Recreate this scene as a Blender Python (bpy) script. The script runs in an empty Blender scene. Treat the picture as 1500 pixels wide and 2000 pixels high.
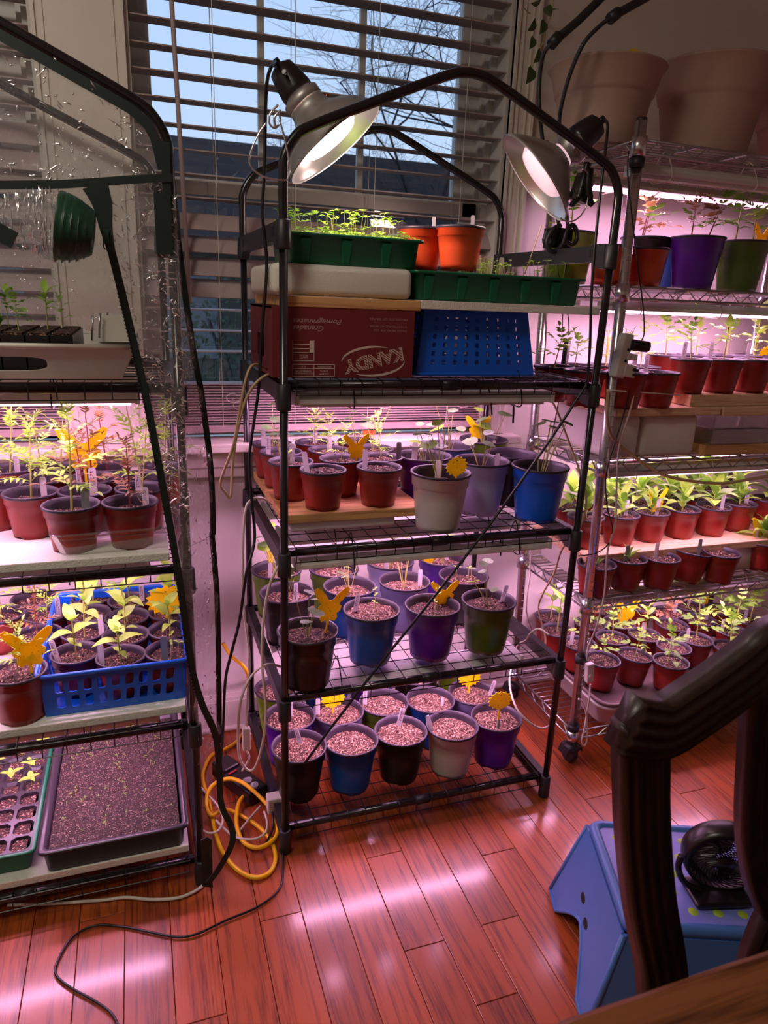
import bpy, math, random
from mathutils import Vector, Matrix, noise
R = math.radians
sc = bpy.context.scene
col = sc.collection
random.seed(7)

# ---------------------------------------------------------------- camera
CAM = Vector((-0.2572, -1.3148, 1.2397))
YAW, PITCH, ROLL, FPX = 0.3416, 0.2961, 0.0406, 1364.62
_f = Vector((math.sin(YAW)*math.cos(PITCH), math.cos(YAW)*math.cos(PITCH), -math.sin(PITCH)))
_r = Vector((math.cos(YAW), -math.sin(YAW), 0)); _u = _r.cross(_f)
RX = math.cos(ROLL)*_r + math.sin(ROLL)*_u
UP = -math.sin(ROLL)*_r + math.cos(ROLL)*_u
cd = bpy.data.cameras.new('camera'); cam = bpy.data.objects.new('camera', cd); col.objects.link(cam)
cam.matrix_world = Matrix.Translation(CAM) @ Matrix((RX, UP, -_f)).transposed().to_4x4()
cd.sensor_fit = 'VERTICAL'; cd.sensor_height = 36; cd.lens = FPX/2000*36; cd.clip_start = 0.02
cd.dof.use_dof = True; cd.dof.focus_distance = 1.6; cd.dof.aperture_fstop = 8
sc.camera = cam

# ---------------------------------------------------------------- world, exposure, large lamps
w = bpy.data.worlds.new('dusk_sky'); sc.world = w; w.use_nodes = True
wn = w.node_tree; wb = wn.nodes['Background']
tc = wn.nodes.new('ShaderNodeTexCoord'); sx = wn.nodes.new('ShaderNodeSeparateXYZ'); cr = wn.nodes.new('ShaderNodeValToRGB')
wn.links.new(tc.outputs['Generated'], sx.inputs[0]); wn.links.new(sx.outputs['Z'], cr.inputs[0]); wn.links.new(cr.outputs[0], wb.inputs[0])
cr.color_ramp.elements[0].position = 0.0; cr.color_ramp.elements[0].color = (.50, .62, .78, 1)
cr.color_ramp.elements[1].position = 0.5; cr.color_ramp.elements[1].color = (.33, .50, .80, 1)
wb.inputs[1].default_value = 1.5
sc.view_settings.view_transform = 'Standard'; sc.view_settings.look = 'None'
sc.view_settings.exposure = 0.0; sc.view_settings.gamma = 1.0
try: sc.view_settings.use_curve_mapping = False
except Exception: pass
sc.cycles.max_bounces = 8; sc.cycles.transparent_max_bounces = 24
sc.cycles.sample_clamp_indirect = 4.0; sc.cycles.caustics_reflective = False; sc.cycles.caustics_refractive = False
sc.cycles.use_denoising = True

LEDCOL = (1.0, .48, .87)
def area(name, loc, sx_, sy_, power, color, direction=(0, 0, -1), spread=180):
    d = bpy.data.lights.new(name, 'AREA'); d.shape = 'RECTANGLE'; d.size = sx_; d.size_y = sy_
    d.energy = power; d.color = color; d.spread = R(spread)
    o = bpy.data.objects.new(name, d); col.objects.link(o)
    o.location = loc
    o.rotation_euler = Vector(direction).to_track_quat('-Z', 'Y').to_euler()
    return o
area('ceiling_light', (-.95, -.85, 2.46), .5, .5, 16, (1.0, .92, .80))

# ---------------------------------------------------------------- pixel helpers (frame 1500 x 2000)
def ray(u, v): return _f + RX*((u-750)/FPX) - UP*((v-1000)/FPX)
def at_z(u, v, z): d = ray(u, v); return CAM + d*((z-CAM.z)/d.z)
def at_y(u, v, y): d = ray(u, v); return CAM + d*((y-CAM.y)/d.y)
def at_x(u, v, x): d = ray(u, v); return CAM + d*((x-CAM.x)/d.x)
def at_d(u, v, dd): return CAM + ray(u, v)*dd

# ---------------------------------------------------------------- materials
def lin(c):
    return tuple(((x/255)/12.92 if x/255 <= .04045 else ((x/255+.055)/1.055)**2.4) for x in c) + (1,)
def mat(name, rgb, rough=.5, metal=0, spec=.5, noise_s=None, noise_amt=.15, bump=0, bump_s=200, emit=None, emit_s=0, coat=0, trans=0, linear=False):
    m = bpy.data.materials.new(name); m.use_nodes = True; t = m.node_tree; b = t.nodes['Principled BSDF']
    c = tuple(rgb)+(1,) if linear else lin(rgb)
    b.inputs['Base Color'].default_value = c; b.inputs['Roughness'].default_value = rough
    b.inputs['Metallic'].default_value = metal; b.inputs['Specular IOR Level'].default_value = spec
    if coat: b.inputs['Coat Weight'].default_value = coat; b.inputs['Coat Roughness'].default_value = .1
    if emit: b.inputs['Emission Color'].default_value = tuple(emit)+(1,); b.inputs['Emission Strength'].default_value = emit_s
    if noise_s or bump:
        tcn = t.nodes.new('ShaderNodeTexCoord')
    if noise_s:
        n = t.nodes.new('ShaderNodeTexNoise'); n.inputs['Scale'].default_value = noise_s; n.inputs['Detail'].default_value = 4
        t.links.new(tcn.outputs['Object'], n.inputs['Vector'])
        mx = t.nodes.new('ShaderNodeMix'); mx.data_type = 'RGBA'
        mx.inputs[6].default_value = tuple(x*(1-noise_amt) for x in c[:3])+(1,); mx.inputs[7].default_value = tuple(min(1, x*(1+noise_amt)) for x in c[:3])+(1,)
        t.links.new(n.outputs['Fac'], mx.inputs[0]); t.links.new(mx.outputs[2], b.inputs['Base Color'])
    if bump:
        n2 = t.nodes.new('ShaderNodeTexNoise'); n2.inputs['Scale'].default_value = bump_s; n2.inputs['Detail'].default_value = 3
        t.links.new(tcn.outputs['Object'], n2.inputs['Vector'])
        bp = t.nodes.new('ShaderNodeBump'); bp.inputs['Strength'].default_value = bump; bp.inputs['Distance'].default_value = .002
        t.links.new(n2.outputs['Fac'], bp.inputs['Height']); t.links.new(bp.outputs[0], b.inputs['Normal'])
    if trans:
        tr = t.nodes.new('ShaderNodeBsdfTranslucent'); tr.inputs[0].default_value = c
        ms = t.nodes.new('ShaderNodeMixShader'); ms.inputs[0].default_value = trans
        out = t.nodes['Material Output']
        t.links.new(b.outputs[0], ms.inputs[1]); t.links.new(tr.outputs[0], ms.inputs[2]); t.links.new(ms.outputs[0], out.inputs[0])
    return m

def wood(name, c1, c2, scale=1, axis='Y', rough=.3, rand=False, coat=0, c3=None, grain=1.0):
    m = bpy.data.materials.new(name); m.use_nodes = True; t = m.node_tree; b = t.nodes['Principled BSDF']; L = t.links.new
    tcn = t.nodes.new('ShaderNodeTexCoord'); mp = t.nodes.new('ShaderNodeMapping')
    s = {'X': (.045, 1, 1), 'Y': (1, .045, 1), 'Z': (1, 1, .045)}[axis]
    mp.inputs['Scale'].default_value = tuple(x*scale for x in s)
    L(tcn.outputs['Object'], mp.inputs['Vector'])
    vec = mp.outputs[0]
    if rand:
        oi = t.nodes.new('ShaderNodeObjectInfo'); va = t.nodes.new('ShaderNodeVectorMath'); va.operation = 'MULTIPLY_ADD'
        cmb = t.nodes.new('ShaderNodeCombineXYZ')
        for k in range(3): L(oi.outputs['Random'], cmb.inputs[k])
        va.inputs[1].default_value = (37, 53, 19); L(cmb.outputs[0], va.inputs[0]); L(mp.outputs[0], va.inputs[2]); vec = va.outputs[0]
    n1 = t.nodes.new('ShaderNodeTexNoise'); n1.inputs['Scale'].default_value = 14; n1.inputs['Detail'].default_value = 2; L(vec, n1.inputs['Vector'])
    # growth rings: contour lines of a stretched noise
    mu = t.nodes.new('ShaderNodeMath'); mu.operation = 'MULTIPLY'; mu.inputs[1].default_value = 22; L(n1.outputs['Fac'], mu.inputs[0])
    fr = t.nodes.new('ShaderNodeMath'); fr.operation = 'PINGPONG'; fr.inputs[1].default_value = 1; L(mu.outputs[0], fr.inputs[0])
    n2 = t.nodes.new('ShaderNodeTexNoise'); n2.inputs['Scale'].default_value = 420; n2.inputs['Detail'].default_value = 3; L(vec, n2.inputs['Vector'])
    ad = t.nodes.new('ShaderNodeMath'); ad.operation = 'MULTIPLY_ADD'; ad.inputs[1].default_value = .45; L(fr.outputs[0], ad.inputs[0]); L(n2.outputs['Fac'], ad.inputs[2])
    rp = t.nodes.new('ShaderNodeValToRGB'); L(ad.outputs[0], rp.inputs[0])
    rp.color_ramp.elements[0].position = .35; rp.color_ramp.elements[0].color = lin(c2)
    rp.color_ramp.elements[1].position = .35+.42*grain; rp.color_ramp.elements[1].color = lin(c1)
    outc = rp.outputs[0]
    if rand:
        hs = t.nodes.new('ShaderNodeHueSaturation'); mr = t.nodes.new('ShaderNodeMapRange')
        mr.inputs['To Min'].default_value = .8; mr.inputs['To Max'].default_value = 1.15
        L(oi.outputs['Random'], mr.inputs['Value']); L(mr.outputs[0], hs.inputs['Value']); L(outc, hs.inputs['Color']); outc = hs.outputs[0]
    L(outc, b.inputs['Base Color']); b.inputs['Roughness'].default_value = rough
    if coat: b.inputs['Coat Weight'].default_value = coat; b.inputs['Coat Roughness'].default_value = .15
    bp = t.nodes.new('ShaderNodeBump'); bp.inputs['Strength'].default_value = .25; bp.inputs['Distance'].default_value = .001
    L(ad.outputs[0], bp.inputs['Height']); L(bp.outputs[0], b.inputs['Normal'])
    return m

def soil_mat(name, dark, mid, light, scale=420, lightpos=.62):
    m = bpy.data.materials.new(name); m.use_nodes = True; t = m.node_tree; b = t.nodes['Principled BSDF']; L = t.links.new
    tcn = t.nodes.new('ShaderNodeTexCoord')
    v = t.nodes.new('ShaderNodeTexVoronoi'); v.inputs['Scale'].default_value = scale; L(tcn.outputs['Object'], v.inputs['Vector'])
    sp = t.nodes.new('ShaderNodeSeparateColor'); L(v.outputs['Color'], sp.inputs[0])
    rp = t.nodes.new('ShaderNodeValToRGB'); L(sp.outputs[0], rp.inputs[0]); e = rp.color_ramp
    e.interpolation = 'LINEAR'
    e.elements[0].position = .0; e.elements[0].color = lin(dark); e.elements[1].position = 1; e.elements[1].color = lin(light)
    k = e.elements.new(lightpos); k.color = lin(mid)
    L(rp.outputs[0], b.inputs['Base Color']); b.inputs['Roughness'].default_value = .85
    bp = t.nodes.new('ShaderNodeBump'); bp.inputs['Strength'].default_value = 1; bp.inputs['Distance'].default_value = .003
    L(v.outputs['Distance'], bp.inputs['Height']); L(bp.outputs[0], b.inputs['Normal'])
    return m

def glass(name, tint=(1, 1, 1), gloss=.12, rough=.02, haze=0, bump=0, bscale=20, haze_col=(.85, .85, .85), fmax=.7):
    m = bpy.data.materials.new(name); m.use_nodes = True; t = m.node_tree; L = t.links.new
    t.nodes.remove(t.nodes['Principled BSDF']); out = t.nodes['Material Output']
    tr = t.nodes.new('ShaderNodeBsdfTransparent'); tr.inputs[0].default_value = tuple(tint)+(1,)
    gl = t.nodes.new('ShaderNodeBsdfGlossy'); gl.inputs['Roughness'].default_value = rough
    fr = t.nodes.new('ShaderNodeLayerWeight'); fr.inputs[0].default_value = .25
    mr = t.nodes.new('ShaderNodeMapRange'); mr.inputs['To Min'].default_value = gloss; mr.inputs['To Max'].default_value = fmax
    L(fr.outputs['Fresnel'], mr.inputs['Value'])
    mx = t.nodes.new('ShaderNodeMixShader'); L(mr.outputs[0], mx.inputs[0]); L(tr.outputs[0], mx.inputs[1]); L(gl.outputs[0], mx.inputs[2])
    last = mx
    if haze:
        df = t.nodes.new('ShaderNodeBsdfDiffuse'); df.inputs[0].default_value = tuple(haze_col)+(1,)
        m2 = t.nodes.new('ShaderNodeMixShader'); m2.inputs[0].default_value = haze; L(mx.outputs[0], m2.inputs[1]); L(df.outputs[0], m2.inputs[2]); last = m2
    if bump:
        tcn = t.nodes.new('ShaderNodeTexCoord'); n = t.nodes.new('ShaderNodeTexNoise'); n.inputs['Scale'].default_value = bscale; n.inputs['Detail'].default_value = 5
        n.inputs['Distortion'].default_value = 1.2
        L(tcn.outputs['Object'], n.inputs['Vector'])
        bp = t.nodes.new('ShaderNodeBump'); bp.inputs['Strength'].default_value = bump; bp.inputs['Distance'].default_value = .03
        L(n.outputs['Fac'], bp.inputs['Height']); L(bp.outputs[0], gl.inputs['Normal'])
    L(last.outputs[0], out.inputs[0])
    return m

M = {}
M['black_pole'] = mat('black_pole', (26, 22, 24), .22, spec=.6)
M['black_plastic'] = mat('black_plastic', (34, 33, 36), .45)
M['black_wire'] = mat('black_wire', (22, 20, 22), .35)
M['black_cord'] = mat('black_cord', (20, 18, 20), .4)
M['white_cord'] = mat('white_cord', (214, 205, 190), .4)
M['tan_cord'] = mat('tan_cord', (196, 170, 128), .4)
M['yellow_cord'] = mat('yellow_cord', (244, 190, 16), .35)
M['chrome'] = mat('chrome', (225, 225, 228), .24, metal=1)
M['chrome_dull'] = mat('chrome_dull', (170, 168, 170), .3, metal=1)
M['alu'] = mat('aluminium', (176, 172, 166), .42, metal=.7, bump=.05, bump_s=60)
M['alu_in'] = mat('polished_aluminium', (232, 226, 222), .28, metal=.9)
M['wall'] = mat('wall_paint', (214, 208, 198), .6, noise_s=3, noise_amt=.02)
M['trim'] = mat('trim_paint', (222, 214, 202), .4)
M['frame'] = mat('window_vinyl', (205, 200, 192), .4)
M['slat'] = mat('blind_slat', (170, 150, 148), .45, noise_s=8, noise_amt=.08)
M['ceiling'] = mat('ceiling_paint', (220, 216, 208), .7)
M['plank'] = wood('oak_plank', (168, 80, 32), (104, 42, 17), 1.0, 'Y', .38, True, coat=.6)
M['sub'] = mat('dark_subfloor', (30, 12, 8), .8)  # dark sub-floor slab, seen in the joints between planks
M['pine'] = wood('pine', (214, 164, 108), (170, 112, 62), .8, 'X', .55)
M['pine2'] = wood('pine_light', (226, 190, 150), (196, 150, 106), .8, 'X', .55)
M['table'] = wood('oak_table', (128, 76, 42), (66, 34, 18), .8, 'X', .3, coat=.25)
M['dark_wood'] = wood('dark_walnut', (46, 24, 16), (20, 9, 7), .9, 'Z', .42, coat=.1)
M['foam'] = mat('foam_board', (226, 226, 214), .85, noise_s=60, noise_amt=.04, bump=.8, bump_s=260)
M['styro'] = mat('styrofoam', (222, 216, 204), .8, bump=.35, bump_s=500)
M['box'] = mat('red_cardboard', (112, 30, 32), .6, noise_s=6, noise_amt=.06)
M['box_red'] = mat('red_print', (150, 30, 40), .6)
M['ink'] = mat('cream_ink', (214, 190, 176), .6)
M['ink_grey'] = mat('faded_ink', (176, 136, 130), .6)
M['blue'] = mat('blue_plastic', (18, 92, 206), .3)
M['green_tray'] = mat('green_tray', (14, 96, 62), .35)
M['black_tray'] = mat('black_tray', (38, 33, 40), .3)
M['white_tray'] = mat('white_plastic', (214, 208, 196), .4)
M['terr'] = mat('red_pot', (140, 36, 26), .38, noise_s=25, noise_amt=.08)
M['terr_or'] = mat('orange_pot', (206, 74, 36), .35)
M['p_black'] = mat('black_pot', (26, 20, 22), .3)
M['p_blue'] = mat('blue_pot', (20, 84, 170), .3)
M['p_brightblue'] = mat('bright_blue_pot', (14, 96, 220), .3)
M['p_purple'] = mat('purple_pot', (86, 22, 150), .3)
M['p_green'] = mat('green_pot', (110, 148, 26), .3)
M['p_dkgreen'] = mat('moss_pot', (72, 98, 24), .32)
M['p_grey'] = mat('pale_grey_pot', (188, 184, 176), .35)
M['p_lav'] = mat('lavender_pot', (176, 172, 214), .35)
M['p_taupe'] = mat('taupe_planter', (170, 140, 124), .6)
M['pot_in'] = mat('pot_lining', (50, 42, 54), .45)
M['soil_l'] = soil_mat('vermiculite_soil', (26, 15, 12), (112, 74, 58), (202, 168, 144), 340, .66)
M['soil_d'] = soil_mat('peat_soil', (22, 12, 10), (78, 46, 36), (186, 146, 122), 360, .78)
M['soil_f'] = soil_mat('fine_soil', (18, 11, 10), (60, 38, 30), (160, 134, 116), 520, .82)
M['leaf'] = mat('leaf_green', (112, 160, 52), .5, noise_s=60, noise_amt=.2, trans=.35)
M['leaf_y'] = mat('leaf_yellow_green', (164, 206, 76), .5, noise_s=60, noise_amt=.15, trans=.4)
M['leaf_b'] = mat('leaf_blue_green', (118, 152, 96), .5, noise_s=40, noise_amt=.15, trans=.35)
M['leaf_d'] = mat('leaf_dark', (52, 92, 34), .5, noise_s=40, noise_amt=.2, trans=.3)
M['leaf_r'] = mat('leaf_bronze', (140, 104, 62), .5, noise_s=60, noise_amt=.25, trans=.35)
M['stem'] = mat('stem_green', (166, 168, 84), .5)
M['stem_r'] = mat('stem_red', (140, 52, 48), .5)
M['marker'] = mat('white_marker', (240, 234, 238), .5, trans=.5)
M['marker_g'] = mat('grey_marker', (150, 150, 156), .5)
M['pen'] = mat('pen_mark', (40, 30, 50), .6)
M['trap'] = mat('yellow_trap', (255, 226, 16), .45, noise_s=140, noise_amt=.06, trans=.3)
M['bug'] = mat('trap_speck', (70, 40, 10), .7)
M['white_h'] = mat('fixture_white', (222, 218, 214), .4)
M['led'] = mat('led_diffuser', (255, 230, 245), .4, emit=LEDCOL, emit_s=6.0)
M['bulb'] = mat('bulb_glow', (255, 240, 235), .3, emit=(1, .82, .78), emit_s=14)
M['bulb2'] = mat('bulb_face', (255, 225, 235), .15, emit=(1, .62, .72), emit_s=.7)
M['tape'] = mat('green_tape', (9, 30, 24), .55)
M['tape2'] = mat('green_tape_roll', (26, 66, 44), .4)
M['stoolb'] = mat('stool_blue', (72, 118, 186), .4, noise_s=5, noise_amt=.03)
M['stoolp'] = mat('stool_top', (124, 132, 214), .38)
M['dot'] = mat('stool_dot', (160, 190, 60), .5)
M['dark'] = mat('dark_void', (12, 10, 12), .8)
M['orange_l'] = mat('warning_orange', (235, 90, 30), .5)
M['copper'] = mat('copper_rivet', (200, 110, 60), .3, metal=1)
M['glass'] = glass('window_glass', (.96, .97, .98), .05, .02)
M['clear'] = glass('clear_box', (.93, .90, .92), .12, .04, haze=.04)
M['sheet'] = glass('cover_plastic', (.985, .985, .985), .10, .08, haze=.05, bump=1.0, bscale=60, fmax=.3)
M['roofx'] = mat('roof_slate', (62, 56, 58), .9)
M['siding'] = mat('house_siding', (70, 72, 64), .9)
M['siding2'] = mat('dim_window', (96, 104, 110), .6)
M['bark'] = mat('bark', (46, 42, 48), .9)
M['hedge'] = mat('hedge_leaf', (44, 58, 34), .8, noise_s=3, noise_amt=.5)
M['grass'] = mat('lawn', (34, 42, 28), .9)
M['vine'] = mat('vine_leaf', (70, 92, 44), .5, trans=.2)

# ---------------------------------------------------------------- mesh builder
class MB:
    def __init__(s): s.v = []; s.f = []; s.mi = []; s.sm = []
    def add(s, verts, faces, m=0, smooth=False):
        o = len(s.v); s.v += [tuple(x) for x in verts]
        for f in faces: s.f.append(tuple(i+o for i in f)); s.mi.append(m); s.sm.append(smooth)
        return s
    def box(s, x0, x1, y0, y1, z0, z1, m=0, mtx=None):
        v = [Vector((x, y, z)) for z in (z0, z1) for y in (y0, y1) for x in (x0, x1)]
        if mtx: v = [mtx @ p for p in v]
        return s.add(v, [(0, 2, 3, 1), (4, 5, 7, 6), (0, 1, 5, 4), (2, 6, 7, 3), (0, 4, 6, 2), (1, 3, 7, 5)], m)
    def tube(s, pts, r, n=8, m=0, closed=False, caps=True):
        pts = [Vector(p) for p in pts]; N = len(pts)
        if N < 2: return s
        rr = r if isinstance(r, (list, tuple)) else [r]*N
        T = []
        for i in range(N):
            if closed: d = pts[(i+1) % N]-pts[i-1]
            else: d = pts[min(i+1, N-1)]-pts[max(i-1, 0)]
            T.append(d.normalized() if d.length > 1e-9 else Vector((0, 0, 1)))
        a = Vector((0, 0, 1)) if abs(T[0].z) < .9 else Vector((1, 0, 0))
        nrm = (a - T[0]*a.dot(T[0])).normalized()
        vs = []
        for i in range(N):
            if i: nrm = nrm - T[i]*nrm.dot(T[i]); nrm = nrm.normalized() if nrm.length > 1e-6 else T[i].orthogonal().normalized()
            b = T[i].cross(nrm)
            for k in range(n):
                an = 2*math.pi*k/n; vs.append(pts[i]+(nrm*math.cos(an)+b*math.sin(an))*rr[i])
        fs = []
        for i in range(N if closed else N-1):
            j = (i+1) % N
            for k in range(n): k2 = (k+1) % n; fs.append((i*n+k, i*n+k2, j*n+k2, j*n+k))
        s.add(vs, fs, m, n > 5)
        if caps and not closed:
            o = len(s.v)-len(vs)
            s.f.append(tuple(o+k for k in range(n-1, -1, -1))); s.mi.append(m); s.sm.append(False)
            s.f.append(tuple(o+(N-1)*n+k for k in range(n))); s.mi.append(m); s.sm.append(False)
        return s
    def lathe(s, prof, n=24, mtx=None, mats=None, smooth=True):
        # prof: list of (radius, z)
        vs = []
        for r, z in prof:
            for k in range(n):
                a = 2*math.pi*k/n; p = Vector((r*math.cos(a), r*math.sin(a), z)); vs.append(mtx @ p if mtx else p)
        o = len(s.v); s.v += [tuple(x) for x in vs]
        for i in range(len(prof)-1):
            for k in range(n):
                k2 = (k+1) % n
                s.f.append((o+i*n+k, o+i*n+k2, o+(i+1)*n+k2, o+(i+1)*n+k)); s.mi.append(mats[i] if mats else 0); s.sm.append(smooth)
        return s
    def prism(s, poly, y0, y1, m=0, mtx=None):
        # poly in (x,z), extruded along y
        n = len(poly); v = [Vector((x, y0, z)) for x, z in poly]+[Vector((x, y1, z)) for x, z in poly]
        if mtx: v = [mtx @ p for p in v]
        f = [tuple(range(n)), tuple(range(2*n-1, n-1, -1))]+[(i, i+n, (i+1) % n+n, (i+1) % n) for i in range(n)]
        return s.add(v, f, m)
    def mesh(s, name, mats):
        me = bpy.data.meshes.new(name); me.from_pydata(s.v, [], s.f)
        for x in (mats if isinstance(mats, (list, tuple)) else [mats]): me.materials.append(M[x] if isinstance(x, str) else x)
        me.polygons.foreach_set('material_index', s.mi); me.polygons.foreach_set('use_smooth', s.sm); me.update()
        return me

def link(name, me, parent=None, mtx=None):
    o = bpy.data.objects.new(name, me); col.objects.link(o)
    if parent: o.parent = parent
    if mtx is not None: o.matrix_local = mtx
    return o
def obj(name, mb, mats, parent=None, mtx=None): return link(name, mb.mesh(name, mats), parent, mtx)
def tag(o, label=None, cat=None, group=None, kind=None):
    if label: o['label'] = label
    if cat: o['category'] = cat
    if group: o['group'] = group
    if kind: o['kind'] = kind
    return o
def empty(name, loc=(0, 0, 0), rz=0, label=None, cat=None, group=None, rot=None):
    o = bpy.data.objects.new(name, None); col.objects.link(o); o.empty_display_size = .02
    o.location = loc; o.rotation_euler = rot if rot else (0, 0, rz)
    return tag(o, label, cat, group)
def bevel(o, wd=.003, seg=2, ang=40):
    b = o.modifiers.new('bevel', 'BEVEL'); b.width = wd; b.segments = seg; b.limit_method = 'ANGLE'; b.angle_limit = R(ang); return o
def solid(o, t=.002):
    b = o.modifiers.new('thick', 'SOLIDIFY'); b.thickness = t; b.offset = 0; return o
def smooth_pts(P, k=6, closed=False):
    P = [Vector(p) for p in P]; n = len(P)
    if n < 3: return P
    out = []
    for i in range(n if closed else n-1):
        if closed: a, b, c, d = P[i-1], P[i], P[(i+1) % n], P[(i+2) % n]
        else: a, b, c, d = P[max(i-1, 0)], P[i], P[i+1], P[min(i+2, n-1)]
        for j in range(k):
            t = j/k
            out.append(.5*((2*b)+(c-a)*t+(2*a-5*b+4*c-d)*t*t+(3*b-a-3*c+d)*t**3))
    if not closed: out.append(P[-1])
    return out
ZERO = Vector((0, 0, 0))
Tm = Matrix.Translation
def Rm(a, ax): return Matrix.Rotation(a, 4, ax)

# ================================================================ STRUCTURE
def struct(name, mb, mats, parent=None):
    o = obj(name, mb, mats, parent)
    if not parent: o['kind'] = 'structure'
    return o
X0, X1, Y0, YW, ZC = -1.7, 2.35, -2.9, .53, 2.5
floor = struct('floor', MB().box(X0, X1, Y0, YW+.1, -.06, -.012), 'sub')
PW = .0875
joint = {-1: [-.175], 0: [-1.2], 1: [-.9], 2: [-.327, -.076], 3: [-.471], 4: [-.317, -1.4], -2: [.2], -3: [-.35], -4: [.05]}
rnd = random.Random(3)
for k in range(int(math.floor(X0/PW)), int(math.ceil(X1/PW))):
    js = joint.get(k)
    if js is None:
        js = [rnd.uniform(-.9, .45)]
        if rnd.random() < .5: js.append(js[0]-rnd.uniform(.5, .9))
    ys = [YW+.02]+sorted(js, reverse=True)+[-1.75]
    xa, xb = max(X0, k*PW), min(X1, (k+1)*PW)
    for a, b in zip(ys[:-1], ys[1:]):
        if a-b < .05: continue
        g = .0006; dz = rnd.uniform(-.0002, .0002)
        mb = MB(); c = .0008
        x0, x1, y0, y1 = xa+g, xb-g, b+g, a-g
        v = [(x0, y0, -.012), (x1, y0, -.012), (x1, y1, -.012), (x0, y1, -.012), (x0, y0, -c+dz), (x1, y0, -c+dz), (x1, y1, -c+dz), (x0, y1, -c+dz),
             (x0+c, y0+c, dz), (x1-c, y0+c, dz), (x1-c, y1-c, dz), (x0+c, y1-c, dz)]
        mb.add(v, [(0, 1, 5, 4), (1, 2, 6, 5), (2, 3, 7, 6), (3, 0, 4, 7), (4, 5, 9, 8), (5, 6, 10, 9), (6, 7, 11, 10), (7, 4, 8, 11), (8, 9, 10, 11)])
        obj('plank', mb, 'plank', floor)
# back wall with two window openings
W1 = (-.245, .70, .86, 2.25); W2 = (-1.35, -.42, .86, 2.25)
wb_ = MB(); t0, t1 = YW, YW+.14
for x0, x1, z0, z1 in [(X0, W2[0], 0, ZC), (W2[0], W2[1], 0, W2[2]), (W2[0], W2[1], W2[3], ZC), (W2[1], W1[0], 0, ZC), (W1[0], W1[1], 0, W1[2]), (W1[0], W1[1], W1[3], ZC), (W1[1], X1, 0, ZC)]:
    wb_.box(x0, x1, t0, t1, z0, z1)
struct('wall_back', wb_, 'wall')
struct('wall_left', MB().box(X0-.1, X0, Y0, YW+.14, 0, ZC), 'wall')
struct('wall_right', MB().box(X1, X1+.1, Y0, YW+.14, 0, ZC), 'wall')
struct('wall_front', MB().box(X0-.1, X1+.1, Y0-.1, Y0, 0, ZC), 'wall')
struct('ceiling', MB().box(X0-.1, X1+.1, Y0-.1, YW+.14, ZC, ZC+.05), 'ceiling')
bb = MB()
bb.box(X0, X1, YW-.014, YW, 0, .095); bb.box(X0, X1, YW-.010, YW, .095, .105); bb.box(X0, X1, YW-.006, YW, .105, .115)
bb.tube([(X0, YW-.018, .008), (X1, YW-.018, .008)], .009, 8)
struct('baseboard_back', bb, 'trim')

def window(n, x0, x1, z0, z1, muntin):
    w = empty('window_%d' % n, (0, 0, 0)); w['kind'] = 'structure'
    fy = .60
    j = MB()  # deep jamb and stepped inner frame
    j.box(x0, x0+.012, YW-.002, fy+.08, z0, z1); j.box(x1-.012, x1, YW-.002, fy+.08, z0, z1); j.box(x0, x1, YW-.002, fy+.08, z1-.012, z1)
    for k, (wd, y) in enumerate([(.030, fy-.005), (.042, fy+.012)]):
        j.box(x0+.012, x0+wd, y, fy+.08, z0, z1); j.box(x1-wd, x1-.012, y, fy+.08, z0, z1)
    obj('window_frame', j, 'frame', w)
    zm = 1.488
    up = MB(); s0, s1 = x0+.042, x1-.042   # upper sash, lower sash
    up.box(s0, s0+.014, fy+.03, fy+.06, zm-.014, z1-.02); up.box(s1-.058, s1, fy+.03, fy+.06, zm-.014, z1-.02)
    up.box(s0, s1, fy+.03, fy+.06, zm-.016, zm+.018); up.box(s0, s1, fy+.03, fy+.06, z1-.06, z1-.02)
    obj('upper_sash', up, 'frame', w)
    lo = MB()
    lo.box(s0, s0+.022, fy, fy+.03, z0+.01, zm+.012); lo.box(s1-.04, s1, fy, fy+.03, z0+.01, zm+.012)
    lo.box(s0, s1, fy, fy+.03, zm-.022, zm+.014); lo.box(s0, s1, fy, fy+.03, z0+.01, z0+.07)
    obj('lower_sash', lo, 'frame', w)
    for mxx in muntin:
        obj('muntin', MB().box(mxx-.008, mxx+.008, fy+.036, fy+.052, zm, z1-.03), 'frame', w)
    obj('window_pane', MB().box(s0, s1, fy+.043, fy+.046, zm, z1-.04), 'glass', w)
    obj('window_pane', MB().box(s0, s1, fy+.014, fy+.017, z0+.05, zm), 'glass', w)
    return w
window(1, *W1[:2], W1[2], W1[3], (.071, .33))
window(2, *W2[:2], W2[2], W2[3], (-1.03, -.73))
# casings: flat board with beads
def casing(n, xa, xb, side):
    c = MB(); c.box(xa, xb, YW-.012, YW, .87, 2.33)
    for x in (xa, xb-.008): c.box(x, x+.008, YW-.018, YW, .87, 2.33)
    for x in (xa+.02, xb-.024): c.box(x, x+.004, YW-.015, YW, .87, 2.33)
    struct('trim_%d' % n, c, 'trim')
casing(1, -.425, -.242, 0); casing(2, .697, .765, 1)
s_ = MB(); s_.box(-1.45, .80, YW-.055, YW+.06, .845, .868); s_.box(-1.42, .775, YW-.024, YW, .80, .845); s_.box(-1.42, .775, YW-.018, YW, .772, .80)
bevel(struct('trim_3', s_, 'trim'), .003)

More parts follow.
